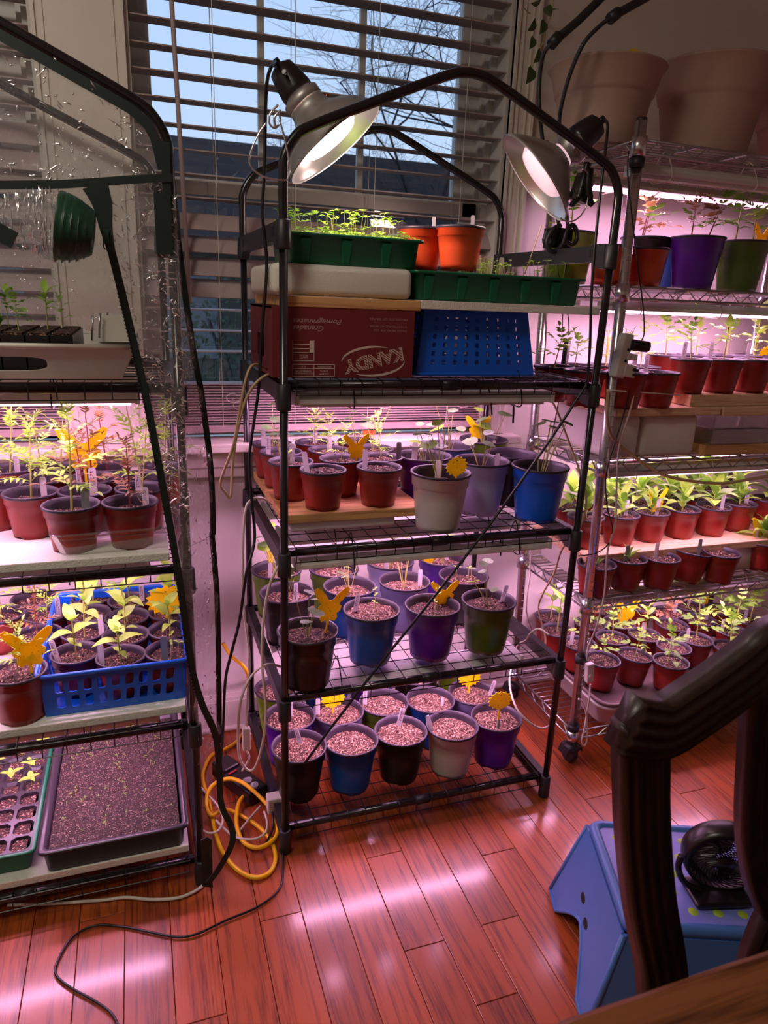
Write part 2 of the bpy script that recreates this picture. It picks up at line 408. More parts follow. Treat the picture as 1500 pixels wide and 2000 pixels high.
# ---------------------------------------------------------------- venetian blinds
def blind(x0, x1, label, tilts, wand_x=None, cords=()):
    b = empty('window_blind', (0, 0, 0), label=label, cat='blind')
    wd = .05
    base = {}
    z = 2.22; k = 0
    while z > 1.045:
        a = tilts(z)
        key = round(a, 2)
        if key not in base:
            mb = MB(); n = 4; t = .0028
            top = []; 
            for i in range(n+1):
                y = -wd/2+wd*i/n; zz = .0022*(1-(2*i/n-1)**2)
                top.append((y, zz))
            v = []; 
            for y, zz in top: v += [(0, y, zz+t/2), (x1-x0, y, zz+t/2), (0, y, zz-t/2), (x1-x0, y, zz-t/2)]
            f = []
            for i in range(n):
                o = 4*i; f += [(o, o+1, o+5, o+4), (o+2, o+6, o+7, o+3), (o, o+4, o+6, o+2), (o+1, o+3, o+7, o+5)]
            f += [(0, 2, 3, 1), (4*n, 4*n+1, 4*n+3, 4*n+2)]
            mb.add(v, f); base[key] = mb.mesh('slat', 'slat')
        link('slat', base[key], b, Tm((x0, .562, z)) @ Rm(a+rnd.uniform(-.03, .03), 'X'))
        z -= .0512
    for i in range(15):   # stacked slats above the bottom rail
        st = base[min(base, key=abs)]
        link('slat', st, b, Tm((x0+rnd.uniform(-.002, .002), .562+rnd.uniform(-.003, .003), .912+.0072*i)) @ Rm(rnd.uniform(-.03, .03), 'X'))
    obj('bottom_rail', MB().box(x0, x1, .535, .588, .888, .906), 'slat', b)
    obj('head_rail', MB().box(x0, x1, .535, .590, 2.19, 2.235), 'slat', b)
    for cx in cords:
        for y in (.5355, .5885):
            obj('cord', MB().tube([(cx, y, .90), (cx, y, 2.2)], .0009, 5), 'white_cord', b)
    # slack loops of ladder cord over the stack
    for cx in cords:
        for q in range(2):
            c = Vector((cx+.02+q*.018, .530, .985-q*.02)); pts = [c+Vector((.016*math.cos(t)+.004*t/3, -.004, .009*math.sin(t)-.002*t)) for t in [i*.5 for i in range(18)]]
            obj('cord_loop', MB().tube(pts, .0010, 5), 'white_cord', b)
    if wand_x is not None:
        obj('tilt_wand', MB().tube([(wand_x-.01, .527, 2.19), (wand_x+.01, .527, 1.21)], .0052, 8), 'slat', b)
    return b
def tilt_main(z):
    if abs(z-1.36) < .06: return R(50)
    if 1.24 < z < 1.31: return R(62)
    if z < 1.09: return R(35)
    return R(1)
blind(-.257, .690, 'wide grey horizontal blind with open slats hanging behind the centre rack', tilt_main, -.138, (-.055, .135, .34, .58))
blind(-1.34, -.405, 'second horizontal blind at far left, mostly closed, seen through the plastic cover', lambda z: R(1) if z > 1.6 else R(66), None, (-.55,))

# ================================================================ OUTSIDE
g = obj('ground', MB().box(-25, 40, .9, 60, -.9, -.8), 'grass'); g['kind'] = 'structure'
h = empty('neighbour_house', (0, 0, 0), label='dark neighbouring house with a low roof seen through the window slats', cat='house')
obj('house_wall', MB().box(-7, 13, 10.6, 16, -.8, 2.05), 'siding', h)
rf = MB(); rf.prism([(-7.6, 1.9), (13.8, 1.9), (13.4, 3.30), (-7.2, 3.30)], 9.9, 10.0)
rf.add([(-7.6, 9.9, 1.95), (13.8, 9.9, 1.95), (13.4, 11.6, 3.45), (-7.2, 11.6, 3.45)], [(0, 1, 2, 3)])
obj('roof', rf, 'roofx', h)
for x in (-2.5, .2, 3.1, 6.3):
    obj('house_window', MB().box(x, x+.8, 10.56, 10.62, .2, 1.5), 'siding2', h)
def tree(name, base, height, seed, lean, label, levels=5, r0=.12, spread=.5):
    rr = random.Random(seed); t = empty(name, base, label=label, cat='tree')
    trunk = MB(); br = MB(); tw = MB()
    def grow(p, d, L, r, lv, mbx):
        n = 4; pts = [p]; dd = d.copy()
        for i in range(n):
            dd = (dd+Vector((rr.uniform(-1, 1), rr.uniform(-1, 1), rr.uniform(-.35, .6)))*.17).normalized(); pts.append(pts[-1]+dd*L/n)
        mbx.tube(pts, [r*(1-.5*i/n) for i in range(n+1)], 5 if lv > 2 else 3, caps=False)
        if lv == 0: return
        k = 4 if lv > 2 else 5
        for i in range(k):
            q = pts[1+int(rr.random()*n)] if i else pts[-1]
            a = Vector((rr.uniform(-1, 1), rr.uniform(-1, 1), rr.uniform(-.35, .75)))
            nd = (dd*(1-spread)+a.normalized()*spread*1.35).normalized()
            grow(q, nd, L*rr.uniform(.55, .8), r*.5, lv-1, br if lv > 2 else tw)
    grow(ZERO, Vector(lean).normalized(), height, r0, levels, trunk)
    obj('trunk', trunk, 'bark', t); obj('branch', br, 'bark', t)
    o = obj('twigs', tw, 'bark', t); o['kind'] = 'stuff'
    return t
tree('bare_tree', (5.5, 7.6, -.8), 2.9, 5, (-.12, 0, 1), 'bare leafless tree with spreading branches filling the right of the window', 5, .13, .62)
tree('bare_tree', (4.3, 9.3, -.8), 2.9, 21, (-.05, 0, 1), 'thinner bare tree behind the large one, beyond the window', 5, .06, .6)
tree('bare_tree', (1.9, 14, 1.0), 1.6, 9, (0, 0, 1), 'small distant bare tree showing left of the clamp lamp on the left', 4, .05, .6)
def shrub(x, y, s, label, seed):
    rr = random.Random(seed); t = empty('shrub', (x, y, -.8), label=label, cat='shrub')
    st = MB()
    for i in range(14):
        a = rr.uniform(0, 6.28); st.tube([(0, 0, 0), (math.cos(a)*s*.3, math.sin(a)*s*.3, s*.8), (math.cos(a)*s*.5, math.sin(a)*s*.5, s*1.5)], .012, 3)
    obj('branches', st, 'bark', t)
    lf = MB()
    for i in range(1500):
        a = rr.uniform(0, 6.28); rad = s*.75*math.sqrt(rr.random()); zz = rr.uniform(.2, 1)*s*2.0*(1-.35*(rad/s)**2)
        c = Vector((math.cos(a)*rad, math.sin(a)*rad, zz)); d1 = Vector((rr.uniform(-1, 1), rr.uniform(-1, 1), rr.uniform(-1, 1))).normalized()*.035; d2 = d1.orthogonal()*.5
        lf.add([c-d1, c+d2, c+d1, c-d2], [(0, 1, 2, 3)])
    obj('foliage', lf, 'hedge', t)['kind'] = 'stuff'
for i, (x, y, s, l) in enumerate([(-.5, 4.2, 1.0, 'leftmost dim green shrub outside below the window'), (.95, 5.4, 1.2, 'dim shrub outside behind the left post of the centre rack'), (2.6, 5.2, 1.1, 'dim shrub outside behind the pomegranate box'), (-1.6, 5.0, .9, 'dim shrub outside behind the plastic cover')]):
    shrub(x, y, s, l, 30+i)

# ================================================================ LIGHT FIXTURES
def grow_light(x0, x1, y, z, label, group, wd=.07, power=6.0, led=True, hooks=(.2, .8), hang=.03, axis='X'):
    L = x1-x0
    t = empty('grow_light', (x0, y, z), label=label, cat='light', group=group)
    h = MB()
    h.prism([(-wd/2, 0), (wd/2, 0), (wd/2, .008), (wd*.28, .022), (-wd*.28, .022), (-wd/2, .008)], 0, 1)
    me = h.mesh('housing', 'white_h')
    o = link('housing', me, t, Matrix(((0, L, 0, 0), (1, 0, 0, 0), (0, 0, 1, 0), (0, 0, 0, 1))))
    for q in (0, 1): obj('end_cap', MB().box(q*L-.004, q*L+.004, -wd/2-.001, wd/2+.001, -.002, .021), 'white_h', t)
    obj('diffuser', MB().box(.012, L-.012, -.011, .011, -.007, -.0005), 'led' if power else 'white_h', t)
    for q in hooks:
        pts = [(L*q, -wd/2-.001, -.009), (L*q, -wd/2-.004, .01), (L*q, 0, hang+.02), (L*q, wd/2+.004, .01), (L*q, wd/2+.001, -.009), (L*q, 0, -.0105)]
        obj('hanger', MB().tube(smooth_pts(pts, 4, True), .0014, 5, closed=True), 'black_cord' if group and 'black' in group else 'white_cord', t)
    if power:
        area('grow_light_lamp', (x0+L/2, y, z-.012), L-.03, .02, power, LEDCOL)
    return t

# ================================================================ BLACK TIER RACK
LV = [.061, .4013, .7402, 1.0793]; TOPZ = 1.4276-.061
W_, D_ = .69, .50
def rack(ox, oy, label, roof_label=None):
    t = empty('shelving_rack', (ox, oy, 0), label=label, cat='rack')
    SL = .0145
    zs = LV+[TOPZ]
    post = MB().tube([(0, 0, .01), (0, 0, TOPZ)], .0082, 12).mesh('post', 'black_pole')
    for X in (0, W_):
        for Y in (0, D_):
            link('post', post, t, Tm((X, Y, 0)))
    for li, z in enumerate(zs):
        for X in (0, W_):
            s = -1 if X else 1
            b = MB(); h0 = .05 if li else z
            for Y in (0, D_):
                b.lathe([(.0, z-h0), (SL*.95, z-h0), (SL, z-h0+.004), (SL*.93, z-.002), (SL*.8, z), (.0, z)], 14, Tm((X, Y, 0)))
            # side beam: shallow in the middle, deep near the sleeves
            e = .034
            poly = [(.012, z-h0+.002), (.03, z-h0+.002), (.045, z-e-.004), (.06, z-e), (D_-.06, z-e), (D_-.045, z-e-.004), (D_-.03, z-h0+.002), (D_-.012, z-h0+.002), (D_-.012, z-.001), (.012, z-.001)]
            if li == 0: poly = [(.012, z-e), (D_-.012, z-e), (D_-.012, z-.001), (.012, z-.001)]
            rot = Matrix(((0, 1, 0, X), (1, 0, 0, 0), (0, 0, 1, 0), (0, 0, 0, 1)))
            b.prism(poly, -.009, .009, mtx=rot)
            o = obj('side_bracket', b, 'black_plastic', t)
            if li == 4:
                for Y in (.06, D_-.06): obj('bracket_slot', MB().box(X-.0094, X+.0094, Y-.012, Y+.006, z-.024, z-.008), 'dark', o)
        if li < 4:
            for Y in (.012, D_-.012):
                bar = obj('cross_bar', MB().tube([(.012, Y, z-.004), (W_-.012, Y, z-.004)], .0095, 12), 'black_pole', t)
                obj('bar_joint', MB().tube([(W_/2-.018, Y, z-.004), (W_/2+.018, Y, z-.004)], .0115, 10), 'black_plastic', bar)
            wr = MB(); zz = z+.007
            for i in range(12):
                y = -.004+ i*(D_+.008)/11; wr.tube([(.022, y, zz), (W_-.022, y, zz)], .0012, 5, caps=False)
            for i in range(16):
                x = .024+i*(W_-.048)/15
                wr.tube([(x, -.004, z-.022), (x, -.004, zz), (x, D_+.004, zz), (x, D_+.004, z-.022)], .0012, 5, caps=False)
            for y in (-.004, D_+.004): wr.tube([(.022, y, z-.022), (W_-.022, y, z-.022)], .0012, 5, caps=False)
            obj('wire_shelf', wr, 'black_wire', t)
    for Y in (0, D_):
        P = [(0, Y, TOPZ-.03), (0, Y, 1.44), (.003, Y, 1.468), (.02, Y, 1.498), (.05, Y, 1.519), (.17, Y, 1.572), (.29, Y, 1.623), (.328, Y, 1.634), (.362, Y, 1.634), (.40, Y, 1.623), (.52, Y, 1.572), (.64, Y, 1.519), (.67, Y, 1.498), (.687, Y, 1.468), (.69, Y, 1.44), (.69, Y, TOPZ-.03)]
        obj('roof_arch', MB().tube(smooth_pts(P, 4), .0088, 12), 'black_pole', t)
    return t
rack(0, 0, 'black tube shelf rack with wire shelves and peaked top, in the centre')
LX, LY = -.192-W_, -.037
rack(LX, LY, 'black tube shelf rack under clear plastic cover, at far left')

# ================================================================ CHROME RACK
CL = [.095, .497, .870, 1.288, 1.592]
CX0, CX1, CY0, CY1 = 0, .765, .108, .445
def cxat(z): return .842-.0245*z
def chrome_rack():
    t = empty('wire_rack', (0, 0, 0), label='tall chrome wire rack on black casters against the right wall', cat='rack')
    for X in (0, .765):
        for Y in (CY0, CY1):
            p = MB(); p.tube([(cxat(.10)+X, Y, .07), (cxat(1.628)+X, Y, 1.628)], .0125, 16)
            po = obj('post', p, 'chrome', t)
            gr = MB()
            z = .15
            while z < 1.6:
                gr.tube([(cxat(z)+X, Y, z-.0008), (cxat(z)+X, Y, z+.0008)], .0128, 12); z += .0254
            obj('post_grooves', gr, 'chrome_dull', po)['kind'] = 'stuff'
            obj('cap', MB().tube([(cxat(1.63)+X, Y, 1.626), (cxat(1.63)+X, Y, 1.634)], .0118, 14), 'black_plastic', po)
            c = MB(); cx = cxat(.1)+X
            wh = empty('caster', (cx, Y, 0)); wh.parent = t
            obj('wheel', MB().tube([(.010, .004, .028), (-.010, .004, .028)], .0275, 20), 'black_plastic', wh)
            hd = MB(); hd.lathe([(.0, .075), (.012, .075), (.013, .062), (.022, .056), (.026, .048), (.024, .040), (.014, .036)], 16)
            hd.prism([(-.028, .03), (-.020, .052), (.0, .06), (.024, .052), (.026, .036), (.018, .044), (0, .048), (-.016, .04)], -.020, .020)
            obj('fork', hd, 'black_plastic', wh)
    for z in CL:
        x0 = cxat(z); x1 = x0+.765
        sh = MB(); tr = MB()
        for Y in (CY0, CY1):
            for zz in (z, z-.026): tr.tube([(x0, Y, zz), (x1, Y, zz)], .003, 6)
            n = 22
            zig = []
            for i in range(n+1): zig.append((x0+.02+(x1-x0-.04)*i/n, Y, z if i % 2 else z-.026))
            tr.tube(zig, .0018, 5)
        for X in (x0, x1):
            for zz in (z, z-.026): tr.tube([(X, CY0, zz), (X, CY1, zz)], .003, 6)
            n = 10; tr.tube([(X, CY0+.02+(CY1-CY0-.04)*i/n, z if i % 2 else z-.026) for i in range(n+1)], .0018, 5)
        obj('truss_edge', tr, 'chrome_dull', t)
        n = 15
        for i in range(1, n):
            y = CY0+(CY1-CY0)*i/n; sh.tube([(x0, y, z+.003), (x1, y, z+.003)], .0015, 5, caps=False)
        for i in range(1, 5):
            x = x0+(x1-x0)*i/5; sh.tube([(x, CY0, z-.001), (x, CY1, z-.001)], .0028, 5, caps=False)
        obj('wire_deck', sh, 'chrome_dull', t)
        for X in (x0, x1):
            for Y in (CY0, CY1):
                o = obj('sleeve', MB().lathe([(.0126, z-.034), (.0175, z-.034), (.0165, z+.006), (.0126, z+.006)], 16, Tm((X, Y, 0))), 'chrome', t)
    for z in (.120, .335, 1.556): # black split collars on the near post
        obj('collar', MB().lathe([(.0126, z-.02), (.0165, z-.02), (.0165, z), (.0126, z)], 14, Tm((cxat(z), CY0, 0))), 'black_plastic', t)
    return t
chrome_rack()

# ================================================================ LIGHTS PLACED
PB = 2.6
PB = 2.45
ORDL = ('front', 'middle', 'rear')
for z, nm, ys in ((1.037, 'third', (.045, .24, .40)), (.697, 'second', (.035, .20, .40)), (.358, 'bottom', (None, .12, .34))):
    for y, dd, pw in zip(ys, ORDL, (0, PB, PB*.8)):
        if y is None: continue
        grow_light(.03, .60 if z > 1 else .63, y, z, 'white %s grow light hanging over the %s shelf of the centre rack' % (dd, nm), 'grow lights of the black centre rack', .05 if not pw else .085, pw, hooks=(.20, .86), hang=.045)
for z, nm in ((1.037, 'third'), (.697, 'second'), (.358, 'bottom')):
    for y, dd in ((.13, 'front'), (.36, 'rear')):
        grow_light(LX+.04, LX+.62, LY+y, z, 'white %s grow light hanging over the %s shelf of the left rack' % (dd, nm), 'grow lights of the black left rack', .07, PB, hooks=(.25, .75), hang=.045)
for z, nm, ys in ((1.535, 'fourth', (.17, .37)), (1.235, 'third', (.22, .37)), (.826, 'second', (.16, .34)), (.452, 'lowest', (.19, .36))):
    for y, dd in zip(ys, ('front', 'rear')):
        pw = PB if not (z > 1.5 and y < .2) else 0
        grow_light(cxat(z)+.04, cxat(z)+.70, y, z, 'white %s grow light hanging over the %s planted level of the chrome rack' % (dd, nm), 'grow lights of the chrome rack', .06, pw, hooks=(.12, .5, .85), hang=.035)

# ================================================================ LEAVES AND PLANTS
def leaf_mb(mb, L, Wd, mtx=None, fold=.25, droop=.3, n=5, tip=1.0, base=.05, m=0):
    v = []
    for i in range(n+1):
        t = i/n; wd = Wd/2*(math.sin(math.pi*min(1, t**.8*.97+base))**.8 if t < 1 else .02)
        x = L*t*(1-.12*droop*t); z = -droop*L*t*t*.6+.12*L*math.sin(math.pi*t)*.5
        for s in (-1, 0, 1): v.append(Vector((x, s*wd, z+abs(s)*wd*fold)))
    f = []
    for i in range(n):
        a = 3*i; f += [(a, a+3, a+4, a+1), (a+1, a+4, a+5, a+2)]
    if mtx: v = [mtx @ p for p in v]
    mb.add(v, f, m, True); return mb
def mk_leaf(kind, k):
    rr = random.Random(sum(map(ord, kind)) + k); mb = MB()
    if kind == 'zinnia': leaf_mb(mb, .042, .021, droop=.25+.2*k, fold=.2)
    elif kind == 'pepper': leaf_mb(mb, .045, .018, droop=.1+.25*k, fold=.2)
    elif kind == 'lettuce':
        leaf_mb(mb, .052, .019, droop=.25+.25*k, fold=.3, base=.02)
    elif kind == 'narrow': leaf_mb(mb, .038, .010, droop=.2+.2*k, fold=.2)
    elif kind == 'marigold' or kind == 'tomato':
        big = kind == 'tomato'; L = .062
        pts = [Vector((L*t, 0, .10*L*math.sin(3.14*t)-L*(.12+.1*k)*t*t)) for t in [i/6 for i in range(7)]]
        mb.tube(pts, .0006, 3, caps=False)
        nn = 3 if big else 5
        for i in range(nn):
            t = .30+.6*i/nn; p = pts[int(t*6)]
            for s in (-1, 1):
                ll = (.024 if big else .021)*(1-.25*abs(t-.55)*2); leaf_mb(mb, ll, ll*(.55 if big else .27), Tm(p) @ Rm(s*R(58 if big else 48), 'Z') @ Rm(R(rr.uniform(-12, 12)), 'Y'), droop=.3, n=3)
        leaf_mb(mb, .026, .026*(.6 if big else .3), Tm(pts[-1]), droop=.4, n=3)
    elif kind == 'round':
        v = [Vector((0, 0, -.0015))]; n = 12
        for i in range(n): a = 2*math.pi*i/n; rad = .0155*(1+.05*math.sin(5*a+k)); v.append(Vector((rad*math.cos(a), rad*math.sin(a), .001*math.sin(2*a+k))))
        mb.add(v, [(0, i+1, (i+1) % n+1) for i in range(n)], 0, True)
    elif kind == 'cotyledon': leaf_mb(mb, .010, .0055, droop=.2, n=2)
    return mb
LEAFM = {'zinnia': 'leaf_y', 'pepper': 'leaf', 'lettuce': 'leaf', 'narrow': 'leaf', 'marigold': 'leaf_y', 'tomato': 'leaf', 'round': 'leaf_b', 'cotyledon': 'leaf_y'}
LCACHE = {}
def leaf_mesh(kind, k, m):
    key = (kind, k, m)
    if key not in LCACHE: LCACHE[key] = mk_leaf(kind, k).mesh('leaf', m or LEAFM[kind])
    return LCACHE[key]
PV = {}
def plant_variant(kind, k):
    if (kind, k) in PV: return PV[(kind, k)]
    rr = random.Random(sum(map(ord, kind))*7+k); st = MB(); leaves = []
    smat = 'stem'
    def L(lk, p, az, el, s=1, roll=0, m=None):
        leaves.append((leaf_mesh(lk, rr.randint(0, 2), m), Tm(p) @ Rm(az, 'Z') @ Rm(-el, 'Y') @ Rm(roll, 'X') @ Matrix.Scale(s, 4)))
    if kind in ('marigold', 'bronze_marigold'):
        m = 'leaf_y' if kind == 'marigold' else 'leaf_r'; smat = 'stem' if kind == 'marigold' else 'stem_r'
        H = rr.uniform(.105, .135); lean = Vector((rr.uniform(-.1, .1), rr.uniform(-.1, .1), 1))
        st.tube([ZERO, lean*H*.5, lean*H], [.0016, .0013, .0008], 5)
        for i in range(5):
            z = H*(.28+.18*i); a0 = rr.uniform(0, 6.28) if i == 0 else a0+R(80)
            for q in (0, 1): L('marigold', lean*z, a0+q*math.pi, R(20+9*i+rr.uniform(-8, 8)), (1.0-.12*i)*rr.uniform(.85, 1.1), m=m)
    elif kind == 'zinnia':
        H = rr.uniform(.055, .085); lean = Vector((rr.uniform(-.12, .12), rr.uniform(-.12, .12), 1))
        st.tube([ZERO, lean*H*.5, lean*H], .0016, 5)
        a0 = rr.uniform(0, 3)
        for i in range(3):
            for q in (0, 1): L('zinnia', lean*H*(.38+.31*i), a0+i*R(85)+q*math.pi, R(14+14*i+rr.uniform(-8, 8)), [.62, 1.15, 1.0][i]*rr.uniform(.9, 1.1), m='leaf_y')
        L('zinnia', lean*H, a0+.7, R(65), .5, m='leaf_y'); L('zinnia', lean*H, a0+3.4, R(70), .45, m='leaf_y')
    elif kind == 'nasturtium':
        for i in range(rr.randint(5, 7)):
            a = rr.uniform(0, 6.28); ro = rr.uniform(.012, .05); H = rr.uniform(.055, .13)
            e = Vector((math.cos(a)*ro, math.sin(a)*ro, H)); b = Vector((0, 0, -.012))
            st.tube(smooth_pts([b, b.lerp(e, .5)+Vector((0, 0, .01)), e], 3), .0008, 4)
            L('round', e, a, R(rr.uniform(-25, 15)), rr.uniform(.75, 1.25), R(rr.uniform(-20, 20)), m='leaf_b' if rr.random() < .75 else 'leaf_y')
    elif kind in ('tomato', 'bronze_tomato'):
        H = rr.uniform(.065, .095); lean = Vector((rr.uniform(-.25, .25), rr.uniform(-.15, .15), 1)); smat = 'stem_r' if kind[0] == 'b' else 'stem'
        st.tube([ZERO, lean*H*.5, lean*H], [.0018, .0014, .0008], 5); a0 = rr.uniform(0, 6)
        for i in range(6): L('tomato', lean*H*(.45+.11*i), a0+i*R(137), R(12+10*i), rr.uniform(.75, 1.1)*(1-.07*i), m='leaf_r' if kind[0] == 'b' and rr.random() < .7 else ('leaf_y' if rr.random() < .4 else 'leaf'))
    elif kind == 'pepper':
        H = rr.uniform(.06, .09); lean = Vector((rr.uniform(-.15, .15), 0, 1)); st.tube([ZERO, lean*H], .0014, 5); a0 = rr.uniform(0, 6)
        for i in range(6): L('pepper', lean*H*(.55+.09*i), a0+i*R(100), R(15+8*i), rr.uniform(.7, 1.1), m='leaf_y' if rr.random() < .5 else 'leaf')
    elif kind == 'lettuce':
        H = .03; st.tube([ZERO, (0, 0, H)], .0016, 5)
        for i in range(11): L('lettuce', Vector((0, 0, .006+.0035*i)), i*R(137), R(25+4.5*i+rr.uniform(-8, 8)), rr.uniform(.75, 1.2), m='leaf_y' if rr.random() < .5 else 'leaf')
    elif kind == 'seedling':
        for i in range(3):
            a = rr.uniform(0, 6.28); b = Vector((math.cos(a)*.02, math.sin(a)*.02, 0)); e = b+Vector((rr.uniform(-.008, .008), 0, rr.uniform(.03, .05))); st.tube([Vector((0, 0, -.014)), b*.9-Vector((0, 0, .004)), b, e], .0007, 4)
            for q in (0, 1): L('cotyledon', e, a+q*3.14, R(20), 1.2)
    elif kind == 'tuft':
        for i in range(7): L('narrow', Vector((0, 0, .002*i)), i*R(137), R(50+rr.uniform(-15, 20)), rr.uniform(.7, 1), m='leaf')
        st.tube([ZERO, (0, 0, .014)], .0015, 5)
    sm = st.mesh('stem', smat)
    PV[(kind, k)] = (sm, leaves); return PV[(kind, k)]
PNAME = {'marigold': 'marigold seedling', 'bronze_marigold': 'red-stemmed marigold seedling', 'zinnia': 'broad-leaved seedling', 'nasturtium': 'round-leaved seedlings', 'tomato': 'tomato seedling', 'bronze_tomato': 'bronze tomato seedling', 'pepper': 'pointed-leaf seedling', 'lettuce': 'leafy rosette', 'seedling': 'sparse sprouts', 'tuft': 'small green tuft', None: 'bare soil'}
PSC = {'marigold': 1.25, 'bronze_marigold': 1.2, 'lettuce': 1.45, 'tomato': 1.3, 'bronze_tomato': 1.25, 'zinnia': 1.05, 'nasturtium': 1.2, 'pepper': 1.2, 'seedling': 1.1}
def add_plant(parent, kind, p, s=1.0, rz=0, k=None):
    s *= PSC.get(kind, 1)
    k = rnd.randint(0, 3) if k is None else k
    sm, lv = plant_variant(kind, k)
    B = Tm(p) @ Rm(rz, 'Z') @ Matrix.Scale(s, 4)
    link('stem', sm, parent, B)
    for me, mt in lv: link('leaf', me, parent, B @ mt)

# ---- pots
PROF = {'T': (.0495, .036, .086), 'L': (.0675, .0485, .131), 'S': (.0515, .0375, .088), 'M': (.0535, .042, .100)}
POTM = {'red': 'terr', 'orange': 'terr_or', 'black': 'p_black', 'blue': 'p_blue', 'bright blue': 'p_brightblue', 'purple': 'p_purple', 'green': 'p_green', 'olive green': 'p_dkgreen', 'pale grey': 'p_grey', 'lavender': 'p_lav'}
pm_cache = {}
def pot_mesh(size, c):
    if (size, c) in pm_cache: return pm_cache[(size, c)]
    rt, rb, H = PROF[size]; b = MB(); n = 28
    lip = .0028
    prof = [(rb*.25, .004), (rb*.93, .004), (rb, .0), (rb+.0015, .012), (rb+(rt-rb)*.45, H*.52), (rb+(rt-rb)*.62, H*.76), (rb+(rt-rb)*.72+.0012, H*.775), (rt-.0035, H-.008), (rt, H-.006), (rt+.0006, H-.002), (rt-.001, H), (rt-.0042, H-.001), (rt-.006, H-.010), (rb+(rt-rb)*.6-.003, H*.72), (rb+(rt-rb)*.3-.004, H*.4)]
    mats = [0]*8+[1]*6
    o = len(b.v); b.lathe(prof, n, mats=mats)
    # scalloped foot
    for k in range(n):
        if k % 7 in (3, 4):
            i = o+2*n+k; x, y, z = b.v[i]; b.v[i] = (x, y, z+.004)
    me = b.mesh('pot_body', [POTM[c], 'pot_in']); pm_cache[(size, c)] = me; return me
sl_cache = {}
def soil_mesh(rad, kind, k):
    key = (round(rad, 4), kind, k)
    if key in sl_cache: return sl_cache[key]
    b = MB(); n, rings = 30, 10; v = [Vector((0, 0, 0))]
    for i in range(1, rings+1):
        for j in range(n):
            a = 2*math.pi*(j+.5*(i % 2))/n; rr = rad*i/rings; x, y = rr*math.cos(a), rr*math.sin(a)
            z = noise.noise(Vector((x*160+k*9, y*160, k*5)))*.0035+noise.noise(Vector((x*40, y*40+k*3, 0)))*.005+.003*(1-(i/rings)**2)
            if i == rings: z -= .002
            v.append(Vector((x, y, z)))
    f = [(0, 1+j, 1+(j+1) % n) for j in range(n)]
    for i in range(rings-1):
        for j in range(n):
            a = 1+i*n+j; a2 = 1+i*n+(j+1) % n; f.append((a, a+n, a2+n, a2))
    b.add(v, f, 0, False)
    # loose crumbs
    rr = random.Random(k*13+5)
    for q in range(60):
        a = rr.uniform(0, 6.28); r_ = rad*.92*math.sqrt(rr.random()); s = rr.uniform(.0010, .0026); c = Vector((r_*math.cos(a), r_*math.sin(a), .003))
        d = [Vector((rr.uniform(-1, 1), rr.uniform(-1, 1), rr.uniform(-1, 1))).normalized()*s for _ in range(3)]
        b.add([c+d[0], c+d[1], c+d[2], c-d[0]*.8+Vector((0, 0, s))], [(0, 1, 3), (1, 2, 3), (2, 0, 3), (0, 2, 1)])
    me = b.mesh('soil', kind); sl_cache[key] = me; return me
ORD = ['first', 'second', 'third', 'fourth', 'fifth', 'sixth', 'seventh', 'eighth', 'ninth', 'tenth']
def marker_mesh(c, pen, L=.085, wd=.013):
    b = MB(); b.prism([(-wd*.15, -.03), (wd*.15, -.03), (wd/2, -.005), (wd/2, L-.034), (wd*.35, L-.03), (-wd*.35, L-.03), (-wd/2, L-.034), (-wd/2, -.005)], -.0005, .0005)
    if pen:
        rr = random.Random(pen); z = L-.037
        for i in range(6):
            for s in range(2):
                x0 = rr.uniform(-.003, .001); b.box(x0, x0+rr.uniform(.0015, .004), -.0009, -.00045, z-.001*s*2.2, z-.001*s*2.2+.0009, 1)
            b.box(-.003, -.0022, -.0009, -.00045, z-.003, z+.0008, 1); z -= .0052
    return b.mesh('plant_marker', [c, 'pen'])
mk_cache = {}
def marker(P, lab, grey=False, pen=0, ry=0, rx=0, rz=0, size=1.0):
    size *= .88
    key = (grey, pen)
    if key not in mk_cache: mk_cache[key] = marker_mesh('marker_g' if grey else 'marker', pen)
    o = link('plant_marker', mk_cache[key], None, Tm(P) @ Rm(rz-.2, 'Z') @ Rm(ry, 'Y') @ Rm(rx, 'X') @ Matrix.Scale(size, 4))
    return tag(o, lab, 'plant label', 'plastic plant markers')
def butterfly_poly(s=1.0, k=0):
    h = [(0, -.50), (.10, -.46), (.22, -.52), (.30, -.40), (.26, -.26), (.36, -.20), (.40, -.05), (.30, .04), (.42, .16), (.55, .34), (.60, .50), (.50, .56), (.34, .46), (.20, .34), (.10, .20), (.04, .16)]
    return [(x*s, z*s) for x, z in h]+[(-x*s, z*s) for x, z in reversed(h[1:])]
def sun_poly(s=1.0, n=15):
    out = []
    for i in range(2*n):
        a = math.pi*i/n+.1; r_ = (.62 if i % 2 else .50)*s; out.append((r_*math.cos(a), r_*.8*math.sin(a)))
    return out
def trap(shape, P, size, lab, rz=0, roll=0, stake=.05):
    t = empty('sticky_trap', P, label=lab, cat='insect trap', group='yellow sticky insect traps', rot=(0, roll, rz))
    poly = butterfly_poly(size) if shape == 'butterfly' else sun_poly(size)
    b = MB(); b.prism(poly, -.0006, .0006); obj('card', b, 'trap', t)
    rr = random.Random(int(P[0]*1000)); sp = MB()
    for i in range(12):
        x, z = rr.uniform(-.35, .35)*size, rr.uniform(-.35, .35)*size; sp.box(x-.0006, x+.0006, -.0011, -.0006, z-.0006, z+.0006)
    sp.box(-.0013, .0013, -.0012, -.0006, .26*size, .26*size+.0026)
    obj('specks', sp, 'bug', t)['kind'] = 'stuff'
    obj('stake', MB().box(-.0025, .0025, -.0006, .0006, -.5*size-stake, -.38*size), 'trap', t)
    return t
POTS = []
SPECS = []
